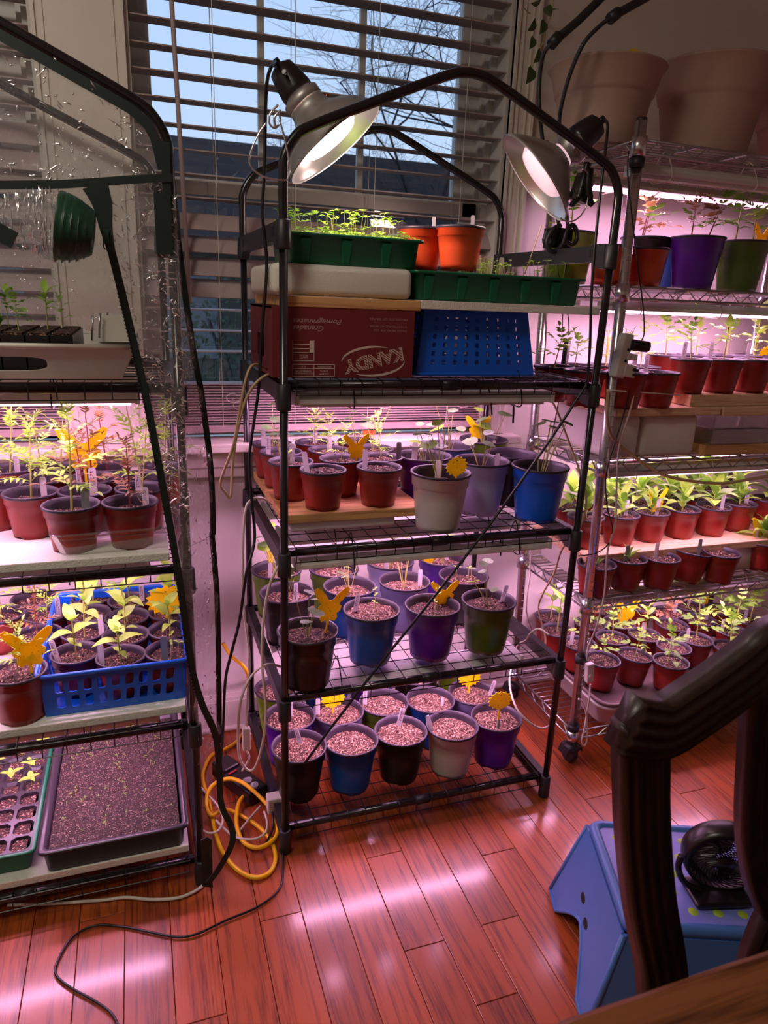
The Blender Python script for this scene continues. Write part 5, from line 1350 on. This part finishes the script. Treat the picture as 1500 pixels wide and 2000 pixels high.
def ribbon(pts, wd, th=.0015, side=Vector((1, 0, 0))):
    mb = MB(); pts = [Vector(p) for p in pts]; vs = []
    for i, p in enumerate(pts):
        d = (pts[min(i+1, len(pts)-1)]-pts[max(i-1, 0)]).normalized(); nrm = Vector((0, -1, 0)); s_ = d.cross(nrm).normalized(); w_ = wd[i] if isinstance(wd, list) else wd
        for a, b in ((-1, 0), (1, 0), (1, 1), (-1, 1)): vs.append(p+s_*a*w_/2+nrm*b*th)
    fs = []
    for i in range(len(pts)-1):
        for k in range(4): fs.append((4*i+k, 4*i+(k+1) % 4, 4*i+4+(k+1) % 4, 4*i+4+k))
    mb.add(vs, fs); return mb
covp('edge_tape', ribbon(TP2, .011), 'tape')
ar = [Vector((XR-x, YF-.003, arch_z(x)-.020)) for x in [i*.69/60 for i in range(61)]]
ar = [p+Vector((-.010*max(0, 1-(XR-p.x)/.05), 0, 0)) for p in ar]
covp('edge_tape', ribbon(ar, .015), 'tape')
covp('edge_tape', ribbon([Vector((XR-.004, YF-.004, 1.46)), Vector((XR-.006, YF-.004, 1.40)), Vector((XR-.002, YF-.002, 1.33))], .013), 'tape')
hz = smooth_pts(yp([(-40, 362), (60, 361), (120, 360), (200, 355), (270, 350), (336, 347)], YF-.006), 4)
covp('cross_tape', ribbon(hz, .012), 'tape')
zl = smooth_pts(yp([(186, 362), (200, 400), (208, 450), (225, 520), (247, 610), (268, 700), (290, 800), (318, 950), (350, 1130), (372, 1290), (394, 1372), (420, 1432), (428, 1500), (432, 1570), (452, 1615), (452, 1650), (425, 1700), (405, 1725)], [YF-.008]*9+[-.06, -.06, -.06, -.06, -.07, -.08, -.09, -.09, -.09]), 5)
wds = [.040-.030*min(1, i/14) if i < 14 else .0125 for i in range(len(zl))]
covp('zip_tape', ribbon(zl, wds), 'tape')
zt_ = MB(); 
for i in range(90):
    k = 18+i*.42; j = int(k); p = zl[j].lerp(zl[j+1], k-j); zt_.box(p.x-.0075, p.x-.0045, p.y-.004, p.y-.001, p.z-.0012, p.z+.0012)
covp('zip_teeth', zt_, 'black_plastic', 'stuff')
zpz = at_y(207, 472, YF-.012)
covp('zip_pull', MB().box(zpz.x-.0045, zpz.x+.0045, zpz.y-.002, zpz.y, zpz.z-.002, zpz.z+.018).tube([zpz+Vector((.0045*math.cos(a), 0, -.006+.0055*math.sin(a))) for a in [i*.6 for i in range(11)]], .0011, 6, closed=True), 'tape2')
tie = at_y(320, 425, YF-.006)
covp('tie_patch', MB().box(tie.x-.014, tie.x+.012, tie.y-.002, tie.y, tie.z-.055, tie.z+.035), 'tape')
ft = at_y(404, 1680, -.07)
covp('hook_strap', MB().prism([(-.012, -.065), (.010, -.075), (.012, .05), (.002, .06), (-.010, .055)], -.001, .001, mtx=Tm(ft)), 'tape')
# rolled-up door
ax0, ax1, ax2 = at_y(-20, 418, -.105), at_y(112, 440, -.105), at_y(184, 456, -.105)
def roll(p, q, r0, r1, nu, nv, rough):
    d = (q-p).normalized(); a_ = d.orthogonal().normalized(); b_ = d.cross(a_)
    def fn(s, t):
        an = 2*math.pi*s; r_ = r0+(r1-r0)*t; c = p.lerp(q, t); r2 = r_*(1+rough*noise.noise(Vector((math.cos(an)*2, math.sin(an)*2, t*5+r0*50))))
        return c+(a_*math.cos(an)+b_*math.sin(an)*.9)*r2
    return grid(MB(), fn, nu, nv)
covp('rolled_sheet', roll(ax0, ax1, .020, .050, 36, 16, .35), 'sheet')
covp('rolled_sheet', roll(ax0, ax1, .010, .035, 30, 10, .4), 'sheet')
def rollp(s, t):
    d = (ax1-ax0).normalized(); a_ = d.orthogonal().normalized(); b_ = d.cross(a_); an = 2*math.pi*s; r_ = .022+.031*t
    return ax0.lerp(ax1, t)+(a_*math.cos(an)+b_*math.sin(an)*.9)*r_
covp('crease_glints', crease_glints(rollp, 220, 5, (.008, .022)), 'crease', 'stuff')
for i in range(5):
    p = ax1.lerp(ax2, i*.19); q = ax1.lerp(ax2, i*.19+.23); covp('rolled_tape', roll(p, q, .052-.002*i*i*.35, .050-.002*(i+1)**2*.35, 28, 3, .10), 'tape2')
covp('rolled_tape', roll(ax2, ax2+(ax2-ax1)*.02, .030, .004, 24, 2, .1), 'tape')
covp('door_tie', MB().box(-.02, .018, -.012, .008, -.012, .012, mtx=Tm(at_y(2, 455, -.13)) @ Rm(.5, 'Y')), 'tape')

# ================================================================ CABLES
wire('black_cable', [s1, at_y(530, 130, -.02), at_y(521, 165, .0)]+yp([(518, 240), (517, 330), (513, 420), (521, 520), (512, 640), (505, 760), (495, 830), (487, 900), (492, 980), (497, 1055), (481, 1120), (468, 1210), (452, 1275), (440, 1330), (436, 1420)], [.04, .05, .06, .06, .06, .06, .05, .05, .04, .03, .0, .0, .0, .02, .05])+zp([(430, 1530), (441, 1590), (470, 1642), (512, 1652), (533, 1615), (530, 1580)], [.10, .02, .008, .008, .02, .04]), .0031, 'black_cord', 'black cord running from the left clamp lamp down to the floor', 'cable')
wire('black_cable', [s2, at_y(1186, 240, .05)]+yp([(1186, 262), (1178, 330), (1166, 440), (1156, 560), (1152, 680), (1146, 745), (1130, 775)], [.03, .0, -.015, -.018, -.018, -.02, -.022])+yp([(1060, 880), (960, 1020), (860, 1150), (740, 1300), (640, 1430), (594, 1492)], -.022), [.0031]*54+[.0042]*18+[.003]*12+[.0018]*7 if False else .0030, 'black_cord', 'black cord from the right clamp lamp running diagonally across the front of the rack', 'cable')
wire('flat_cord', yp([(528, 726), (500, 712), (484, 728), (470, 790), (456, 868), (431, 940), (440, 962), (451, 968), (455, 900), (468, 820), (489, 762), (520, 733), (545, 735)], [.1, .06, .04, .04, .04, .03, .03, .03, .04, .04, .04, .05, .1]), .0028, 'tan_cord', 'long cream cord loop hanging left of the centre rack beside the sill', 'cable')
wire('flat_cord', yp([(530, 985), (512, 973), (490, 977), (478, 1005), (474, 1100), (476, 1190), (488, 1290), (484, 1350), (482, 1418)], [.12, .06, .05, .04, .04, .04, .05, .07, .08]), .0026, 'white_cord', 'white cord dropping from the second tier to the white inline switch', 'cable')
wire('flat_cord', yp([(556, 1090), (538, 1115), (522, 1160), (513, 1230), (512, 1300), (519, 1380), (515, 1440), (500, 1495), (484, 1504), (468, 1478), (465, 1430), (470, 1370), (490, 1322), (520, 1298), (548, 1302)], [.03, .0, .0, .0, .0, .0, .0, .02, .03, .03, .03, .02, .02, .02, .05]), .0028, 'white_cord', 'cream cord looping nearly to the floor before the power strip', 'cable')
sw = empty('inline_switch', at_y(481, 1440, .08), label='white inline rocker switch hanging above the black power strip', cat='switch')
obj('switch_body', MB().box(-.009, .009, -.008, .008, -.032, .026), 'white_tray', sw); bevel(sw.children[0], .003)
obj('rocker', MB().box(.004, .0115, -.004, .004, -.006, .008), 'white_tray', sw)
wire('flat_cord', [at_y(482, 1466, .08), at_y(486, 1482, .09), at_y(473, 1506, .10)], .0026, 'white_cord', 'short white cord from the inline switch to the power strip', 'cable')
wire('flat_cord', zp([(15, 1768), (100, 1765), (200, 1758), (245, 1753), (300, 1757), (350, 1753), (385, 1738), (404, 1722)], .006), .0035, 'white_cord', 'pale cord lying on the floor before the left rack', 'cable')
wire('floor_cable', zp([(549, 1610), (551, 1650), (553, 1690), (546, 1735), (505, 1770), (440, 1798), (385, 1824), (345, 1830), (300, 1822), (240, 1810), (185, 1808), (140, 1832), (112, 1878), (110, 1905), (140, 1930), (190, 1958), (222, 1985), (238, 2030)], .005), .0024, 'black_cord', 'thin black cord snaking over the floor in front of the racks', 'cable')
YQ = lambda L: [(300+a/4.446, 1350+b/4.446) for a, b in L]
wire('extension_cord', [at_y(*YQ([(600, -420)])[0], .49), at_y(*YQ([(680, -300)])[0], .47), at_y(*YQ([(800, -190)])[0], .42)]+zp(YQ([(838, -10), (850, 110), (810, 290), (730, 430), (620, 505), (500, 560), (430, 700)]), [.06, .03, .012, .008, .008, .008, .008])+zp(YQ([(440, 830), (470, 900), (490, 1000), (520, 1150), (560, 1300), (620, 1430), (740, 1560), (880, 1618), (1000, 1580), (1058, 1470), (1040, 1340), (950, 1210), (830, 1120), (700, 1050), (600, 1030), (500, 1080), (455, 960), (500, 830), (620, 765), (730, 775), (850, 850), (1000, 1000), (1062, 1110), (1075, 1230), (1020, 1310), (900, 1360), (780, 1310), (725, 1180), (722, 1060), (745, 960), (815, 880)]), [.008]*14+[.02, .02, .03, .05, .06, .06, .05, .03, .02, .018]+[.018]*7), .0052, 'yellow_cord', 'coiled yellow extension cord on the floor between the two black racks', 'cable', k=5)
wire('flat_cord', zp(YQ([(300, 560), (340, 730), (440, 870), (560, 1000), (600, 1120), (560, 1210), (470, 1230), (380, 1160), (330, 1040), (340, 880), (360, 780)]), .03), .0028, 'white_cord', 'white cord curled behind the right foot of the left rack', 'cable')
wire('flat_cord', zp(YQ([(520, 1610), (640, 1400), (720, 1250), (830, 1110), (930, 995)]), .015), .0028, 'white_cord', 'straight white cord crossing the yellow coil', 'cable')
wire('flat_cord', zp(YQ([(540, 1120), (620, 1200), (720, 1270), (870, 1285), (970, 1230), (985, 1130), (960, 1045)]), .022), .003, 'white_cord', 'curved white cord inside the yellow coil', 'cable')
pa, pb = at_z(452, 1508, .03), at_z(545, 1578, .03); dr = (pb-pa); ang = math.atan2(dr.y, dr.x)
ps = empty('power_strip', Vector((pa.x, pa.y, .004)), rz=ang, label='black power strip on the floor with grey plugs, left of the centre rack', cat='power strip')
bevel(obj('strip_body', MB().box(0, .115, -.028, .028, 0, .036), 'p_black', ps), .005)
bevel(obj('strip_body', MB().box(-.055, .005, -.026, .026, 0, .044), 'p_black', ps), .006)
obj('neon_switch', MB().box(.012, .018, -.02, .005, .036, .039), 'box_red', ps)
for i in range(2): obj('plug', MB().tube([(.070+.026*i, -.005, .036), (.092+.026*i, -.012, .060)], [.012, .007], 10), 'marker_g', ps)
adp = at_z(545, 1560, .06)
ad_ = empty('plug_adapter', Vector((adp.x-.012, adp.y, .03)), label='cream plug adapter with small print beside the left front post', cat='plug')
bevel(obj('adapter_body', MB().box(-.018, .020, -.014, .016, .0, .042), 'white_tray', ad_), .003)
for i in range(5): obj('print', MB().box(-.014, .008+.002*(i % 2), -.0146, -.0140, .008+.006*i, .010+.006*i), 'ink_grey', ad_)
# cords by the chrome rack
rc = empty('light_controller', at_y(1105, 688, .33), label='slim black light controller hanging on its cord beside the chrome rack', cat='remote control', rot=(0, .06, .5))
bevel(obj('controller_body', MB().box(-.011, .011, -.006, .006, -.036, .036), 'p_black', rc), .005)
obj('button_panel', MB().box(-.006, .008, -.0068, -.0055, -.028, .028), 'marker_g', rc)
wire('thin_cord', yp([(1098, 560), (1110, 620), (1111, 655)], [.3, .33, .33]), .0016, 'black_cord', 'thin black cord above the slim light controller', 'cable')
wire('thin_cord', yp([(1100, 722), (1090, 790), (1078, 850), (1068, 900), (1062, 935)], .33), .0016, 'black_cord', 'thin black cord below the slim light controller', 'cable')
wire('flat_cord', yp([(1066, 600), (1066, 660), (1060, 720)], .36), .0025, 'tan_cord', 'cream cord beside the rear left chrome post', 'cable')
wire('flat_cord', yp([(1060, 774), (1082, 790), (1110, 860), (1135, 930), (1145, 985), (1128, 1040), (1098, 1072), (1082, 1120), (1060, 1160), (1052, 1190), (1065, 1245), (1062, 1270)], [.1, .1, .08, .06, .06, .08, .1, .12, .16, .18, .16, .14]), .0026, 'tan_cord', 'long cream cord drooping between the centre rack and chrome rack', 'cable')
wire('flat_cord', yp([(1036, 1062), (1035, 1120), (1028, 1190), (1040, 1230)], .2), .002, 'white_cord', 'thin white cord hanging under the third shelf light at right', 'cable')
wire('flat_cord', yp([(1072, 1240), (1052, 1228), (1035, 1238), (1028, 1250), (1010, 1262), (1000, 1300), (996, 1340), (1010, 1385), (1040, 1415), (1062, 1422), (1080, 1412)], [.05, .08, .10, .12, .14, .12, .10, .05, .03, .05, .1]), .0026, 'white_cord', 'white cord looping over the right rail down near the floor', 'cable')
wire('thin_cord', [at_y(1228, 295, .09)]+yp([(1226, 340), (1234, 420), (1246, 520), (1256, 600), (1258, 650), (1252, 666)], .085), .0016, 'black_cord', 'thin black cord tied to the top of the chrome post', 'cable')
osx = empty('outlet_strip', at_y(1212, 700, .092), label='white plastic multi-outlet adapter strapped to the near chrome post', cat='power strip', rot=(0, .13, 0))
bevel(obj('outlet_body', MB().box(-.016, .014, -.016, .012, -.045, .058), 'white_tray', osx), .006, 3)
bevel(obj('outlet_block', MB().box(.006, .040, -.018, .010, -.040, -.010), 'white_tray', osx), .003)
bevel(obj('outlet_block', MB().box(.006, .034, -.018, .008, .0, .016), 'white_tray', osx), .003)
for z in (.022, -.004): obj('socket_hole', MB().box(.0, .006, -.0168, -.0155, z-.003, z+.003), 'dark', osx)
bevel(obj('black_plug', MB().tube([(.006, -.02, .034), (.050, -.024, .036)], .0135, 8), 'p_black', osx), .002)
bevel(obj('small_plug', MB().box(.028, .044, -.022, -.008, -.024, -.016), 'p_black', osx), .002)
o = obj('zip_tie', MB().tube([at_y(1190, 762, .085), at_y(1330, 772, .085)], .0016, 6), 'white_cord'); tag(o, 'white zip tie tail sticking out from the near chrome post', 'zip tie')
wire('thin_cord', yp([(1232, 738), (1226, 780), (1212, 830), (1190, 900), (1183, 940), (1186, 990), (1196, 1030), (1190, 1060), (1165, 1080), (1130, 1086)], .082), .0017, 'black_cord', 'black cord curving down behind the chrome post toward the centre rack', 'cable')
wire('flat_cord', yp([(1236, 712), (1240, 730), (1236, 780), (1222, 830), (1208, 880), (1204, 960), (1202, 1020), (1186, 1080), (1180, 1160), (1166, 1220), (1150, 1262), (1146, 1290)], .082), .0024, 'white_cord', 'white cord from the outlet strip down to the lower inline switch', 'cable')
s3 = empty('inline_switch', at_y(1151, 1312, .078), label='white inline switch hanging in front of the bottom tray, near the chrome post', cat='switch', rot=(0, -.1, 0))
bevel(obj('switch_body', MB().box(-.011, .011, -.008, .008, -.030, .026), 'white_tray', s3), .003)
obj('rocker', MB().lathe([(.0, .003), (.005, .002), (.006, 0)], 12, Tm((-.002, -.008, -.008)) @ Rm(R(90), 'X')), 'white_tray', s3)
wire('flat_cord', yp([(1153, 1336), (1150, 1370), (1142, 1420), (1136, 1448), (1142, 1456), (1147, 1440), (1146, 1400), (1138, 1372), (1130, 1365)], .075), .0026, 'white_cord', 'white cord loop hanging below the lower inline switch', 'cable')
wire('thick_cord', yp([(1188, 760), (1186, 820), (1200, 860), (1250, 900), (1290, 925), (1340, 938), (1410, 944), (1470, 935), (1530, 925)], [.09, .09, .09, .09, .09, .09, .09, .09, .09]), .0042, 'tan_cord', 'thick tan cord sagging below the foam box on the chrome rack', 'cable')
for i, (u, v, y, du) in enumerate([(675, 1065, .03, 22), (968, 1055, .02, 14), (958, 770, .03, 10)]):
    wire('cable_tie', yp([(u-4, v-12), (u, v+5), (u+3, v+40)], y)if i == 2 else yp([(u-8, v+12), (u, v-14), (u+du*.6, v-8), (u+du*.7, v+30)], y), .0018, 'black_cord', 'black cable tie %s' % ('tail at front centre of the third shelf', 'loop at right front of the third shelf', 'hanging from the fourth shelf at right')[i], 'cable tie')
wire('cable_tie', yp([(1003, 765), (1003, 800), (1002, 826)], .05), .0022, 'black_cord', 'straight black tie tail hanging right of centre under the fourth shelf', 'cable tie')

# warning label on the window sill
lbl = empty('warning_sticker', at_y(722, 845, .505), label='small orange warning sticker standing behind the pots on the sill', cat='sticker')
obj('sticker_card', MB().box(-.02, .016, -.0006, .0006, -.006, .006), 'orange_l', lbl)
tme = text_mesh('WARNING', .026, .004); tme.materials.append(M['pen']); o = link('lettering', tme, lbl, Tm((-.001, -.0012, .002)) @ Rm(math.pi/2, 'X'))

# ================================================================ STOOL, FAN
SA = Vector((.574, -.326, 0)); e1 = Vector((.934, -.358, 0)).normalized(); e2 = Vector((-.358, -.934, 0)).normalized()
st = empty('step_stool', SA, label='blue plastic step stool with green dots on its top, at lower right', cat='stool')
SM = Matrix(((e1.x, e2.x, 0, 0), (e1.y, e2.y, 0, 0), (0, 0, 1, 0), (0, 0, 0, 1)))
SX, SY, SH, FL = .40, .26, .222, .05
def sp(name, mb, m): o = obj(name, mb, m, st, SM); return o
topm = MB(); loft(topm, [(rrect(0, SX, 0, SY, .018), SH-.02), (rrect(-.001, SX+.001, -.001, SY+.001, .02), SH-.008), (rrect(.004, SX-.004, .004, SY-.004, .018), SH), (rrect(.014, SX-.014, .014, SY-.014, .014), SH), (rrect(.017, SX-.017, .017, SY-.017, .012), SH-.005)], 0, True, False)
sp('top_rim', topm, 'stoolb')
tp = MB(); loft(tp, [(rrect(.017, SX-.017, .017, SY-.017, .012), SH-.012), (rrect(.017, SX-.017, .017, SY-.017, .012), SH-.005)], 0, False, True, False)
tpo = sp('top_panel', tp, 'stoolp')
rr = random.Random(2)
for i in range(8):
    for j in range(5):
        x, y = .045+.044*i+(.022 if j % 2 else 0), .045+.043*j
        if x < SX-.03: obj('grip_dot', MB().lathe([(0, .0016), (.006, .0012), (.009, 0)], 14, Tm((x, y, SH-.005))), 'dot', tpo)
def leg_wall(name, A, B, Cc, D, notch, holes=()):
    """A,B top corners; Cc,D bottom corners; an arch cut out of the lower edge"""
    A, B, Cc, D = map(Vector, (A, B, Cc, D)); P = lambda s, t: (A*(1-s)+B*s)*(1-t)+(D*(1-s)+Cc*s)*t
    a0, a1, tt_ = notch; mb = MB(); n = 10
    ss = [0, a0]+[a0+(a1-a0)*i/n for i in range(1, n)]+[a1, 1]
    def tb(s):
        if s <= a0 or s >= a1: return 1
        k = (s-a0)/(a1-a0); return tt_+(1-tt_)*abs(2*k-1)**1.5
    # split rows so that holes can be cut
    for s0, s1 in zip(ss[:-1], ss[1:]):
        l0 = 1 if s0 <= a0 and s1 <= a0+1e-6 else tb(s0); l1 = 1 if s0 >= a1-1e-6 or s1 <= a0+1e-6 else tb(s1)
        if s0 >= a1-1e-6: l0 = l1 = 1
        mb.add([P(s0, 0), P(s1, 0), P(s1, l1), P(s0, l0)], [(0, 1, 2, 3)])
    o = sp(name, mb, 'stoolb'); solid(o, .004); 
    return P
z0 = SH-.02
P1 = leg_wall('side_wall', (.0, .004, z0), (.0, SY-.004, z0), (-FL, SY+FL*.6, 0), (-FL, -FL*.6, 0), (.18, .80, .60))
leg_wall('side_wall', (SX, .004, z0), (SX, SY-.004, z0), (SX+FL, SY+FL*.6, 0), (SX+FL, -FL*.6, 0), (.24, .78, .70))
leg_wall('end_wall', (.004, SY, z0), (SX-.004, SY, z0), (SX+FL, SY+FL*.6, 0), (-FL, SY+FL*.6, 0), (.2, .8, .74))
leg_wall('end_wall', (.004, 0, z0), (SX-.004, 0, z0), (SX+FL, -FL*.6, 0), (-FL, -FL*.6, 0), (.2, .8, .74))
for i, (s_, t_) in enumerate([(.40, .42), (.56, .50)]):
    c = P1(s_, t_); nx_ = Vector((-1, 0, .25)).normalized(); q = nx_.to_track_quat('Z', 'Y').to_matrix().to_4x4()
    sp('round_hole', MB().lathe([(0, .0030), (.011, .0030), (.0125, .0026), (.0130, .002)], 20, Tm(c) @ q @ Matrix.Scale(.7, 4, (0, 1, 0)) , mats=[0, 0, 1]), ['dark', 'stoolb'])
# thick rims round the wall edges
for (a, b_) in [((-FL, SY+FL*.6, .0035), (0, SY, z0)), ((-FL, -FL*.6, .0035), (0, 0, z0)), ((SX+FL, SY+FL*.6, .0035), (SX, SY, z0)), ((SX+FL, -FL*.6, .0035), (SX, 0, z0))]:
    sp('corner_post', MB().tube([a, b_], .0055, 8), 'stoolb')
n_ = 12; edge = [P1(s_, 1-.0) for s_ in (0, .18)]+[P1(.18+.62*i/n_, .60+.40*abs(2*i/n_-1)**1.5) for i in range(1, n_)]+[P1(.80, 1), P1(1, 1)]
edge = [p+Vector((0, 0, .004)) for p in edge]
sp('wall_edge', MB().tube(edge, .0045, 6), 'stoolb')

fz = SH-.002; fc = at_z(1398, 1746, fz)
fan = empty('desk_fan', Vector((fc.x, fc.y, fz)), rz=-.25, label='small black desk fan standing on the blue step stool', cat='fan')
bevel(obj('fan_base', MB().box(-.055, .055, -.035, .035, 0, .012), 'p_black', fan), .008, 3)
hub_c = Vector((.004, .010, .078)); tm_ = Tm(hub_c) @ Rm(R(98), 'X') @ Rm(R(-14), 'Y')
sh = MB(); sh.lathe([(.060, -.020), (.068, -.018), (.071, -.004), (.071, .008), (.068, .018), (.061, .021), (.061, .018), (.066, .010), (.066, -.010), (.060, -.018)], 36, tm_)
obj('fan_shell', sh, 'p_black', fan)
gm = MB()
for sgn in (-1, 1):
    for i in range(30):
        a = 2*math.pi*i/30; pts = [Vector((math.cos(a+.5*k)*(.016+.0155*k), math.sin(a+.5*k)*(.016+.0155*k), sgn*(.021-.0012*k*k*.3))) for k in range(4)]
        gm.tube([tm_ @ p for p in pts], .0011, 4, caps=False)
    gm.lathe([(0, sgn*.023), (.017, sgn*.022), (.018, sgn*.018)], 20, tm_)
obj('grille', gm, 'p_black', fan)
bl = MB()
for i in range(5):
    a = 2*math.pi*i/5; v = [Vector((math.cos(a+da)*r_, math.sin(a+da)*r_, z_)) for r_, da, z_ in ((.012, -.3, -.006), (.056, -.1, -.008), (.056, .75, .008), (.012, .5, .006))]; bl.add([tm_ @ p for p in v], [(0, 1, 2, 3)])
solid(obj('fan_blades', bl, 'marker_g', fan), .001)
for s_ in (-1, 1): obj('fan_arm', MB().tube(smooth_pts([(s_*.030, 0, .010), (s_*.062, .004, .025), (s_*.077, .008, .055), (s_*.074, .010, .080)], 4), .006, 8), 'p_black', fan)
wire('fan_cord', [fan.matrix_basis @ Vector((.05, .02, .012))]+zp([(1465, 1720), (1500, 1712), (1540, 1720)], fz+.003), .0022, 'black_cord', 'short black cord leading from the desk fan off the stool', 'cable')

# ================================================================ CHAIR AND TABLE IN FRONT
ch = empty('dining_chair', (.42, -.84, 0), label='dark carved wooden chair back with curved top rail, in the near right foreground', cat='chair')
CO = Vector((.42, -.84, 0))
def chp(name, o): o.name = name; o.parent = ch; o.matrix_local = Tm(-CO); return o
def moulded(pts, wd, th, k=5, up=(0, 0, 1), grooves=4, m='dark_wood', dirn=None):
    """sweep a grooved flat section (width wd in the plane of the back, thickness th in y)"""
    P = smooth_pts(pts, k); mb = MB(); prof = []
    n = grooves*4
    for i in range(n+1):
        s_ = -1+2*i/n; dep = th/2*(1-.22*abs(s_)**3)+.0022*math.cos(s_*math.pi*grooves); prof.append((s_*wd/2, -dep))
    prof += [(wd/2, th/2), (-wd/2, th/2)]
    q = len(prof); vs = []
    for i, p in enumerate(P):
        d = (P[min(i+1, len(P)-1)]-P[max(i-1, 0)]).normalized(); nrm = Vector((0, 1, 0)); s_ = nrm.cross(d).normalized()
        for a, b in prof: vs.append(p+s_*a+nrm*b)
    fs = []
    for i in range(len(P)-1):
        for j in range(q): fs.append((i*q+j, i*q+(j+1) % q, (i+1)*q+(j+1) % q, (i+1)*q+j))
    fs.append(tuple(range(q-1, -1, -1))); fs.append(tuple((len(P)-1)*q+j for j in range(q)))
    mb.add(vs, fs, 0, True); return mb
yb = -.80; CXM = .49
sl = [at_y(1252, 1400, yb), at_y(1252, 1500, yb), at_y(1255, 1620, yb-.005), at_y(1268, 1760, yb-.012), at_y(1292, 1900, yb-.02)]
sl.append(sl[-1]+Vector((.008, -.02, -.12))); sl.append(sl[-1]+Vector((.0, -.01, -.14)))
o = chp('stile', obj('stile', moulded(sl, .055, .030), 'dark_wood'))
sl2 = [Vector((2*CXM-p.x, p.y, p.z)) for p in sl]
chp('stile', obj('stile', moulded(sl2, .055, .030), 'dark_wood'))
tr_ = [at_y(1220, 1412, yb-.002), at_y(1290, 1420, yb-.002), at_y(1353, 1384, yb-.002), at_y(1410, 1345, yb-.002), at_y(1470, 1300, yb-.002), at_y(1525, 1258, yb-.002)]
ap = Vector((CXM, yb-.002, tr_[-1].z+.016)); tr_ = tr_+[ap]
full = tr_+[Vector((2*CXM-p.x, p.y, p.z)) for p in reversed(tr_[:-1])]
chp('top_rail', obj('top_rail', moulded(full, .062, .034), 'dark_wood'))
s3_ = [at_y(1500, 1330, yb), at_y(1492, 1450, yb), at_y(1484, 1600, yb), at_y(1496, 1700, yb-.008), at_y(1530, 1840, yb-.015)]; s3_.append(s3_[-1]+Vector((.01, -.02, -.25)))
chp('splat', obj('splat', moulded(s3_, .055, .026), 'dark_wood'))
s4_ = [Vector((2*CXM-p.x, p.y, p.z)) for p in s3_]
chp('splat', obj('splat', moulded(s4_, .055, .026), 'dark_wood'))
zs_ = .45
seat = MB(); loft(seat, [(rrect(.26, .72, -1.24, -.82, .04), zs_-.04), (rrect(.255, .725, -1.245, -.815, .04), zs_-.01), (rrect(.27, .71, -1.23, -.83, .04), zs_)], 0, True, True, False)
chp('seat', obj('seat', seat, 'dark_wood'))
for x in (.285, .695):
    for y in (-.84, -1.21): chp('leg', obj('leg', MB().tube([(x, y, 0), (x, y, zs_-.02)], [.016, .024], 8), 'dark_wood'))

tbx = empty('dining_table', (.6, -1.45, 0), label='oak table top corner crossing the bottom right of the picture', cat='table')
ta, tb_ = at_z(1100, 2000, .75), at_z(1500, 1855, .75)
yt = (ta.y+tb_.y)/2
tb1 = MB(); loft(tb1, [(rrect(-.02-.6, 1.5-.6, -1.95+1.45, yt+1.45, .03, 8), .722), (rrect(-.03-.6, 1.51-.6, -1.96+1.45, yt+.006+1.45, .04, 8), .733), (rrect(-.03-.6, 1.51-.6, -1.96+1.45, yt+.006+1.45, .04, 8), .742), (rrect(-.022-.6, 1.502-.6, -1.952+1.45, yt-.002+1.45, .036, 8), .75)], 0, True, True, False)
obj('table_top', tb1, 'table', tbx)
obj('apron', MB().box(-.52, .80, -.42, .34, .64, .722), 'table', tbx)
for x in (-.50, .78):
    for y in (-.40, .32): obj('leg', MB().tube([(x, y, 0), (x, y, .70)], [.022, .034], 12), 'table', tbx)
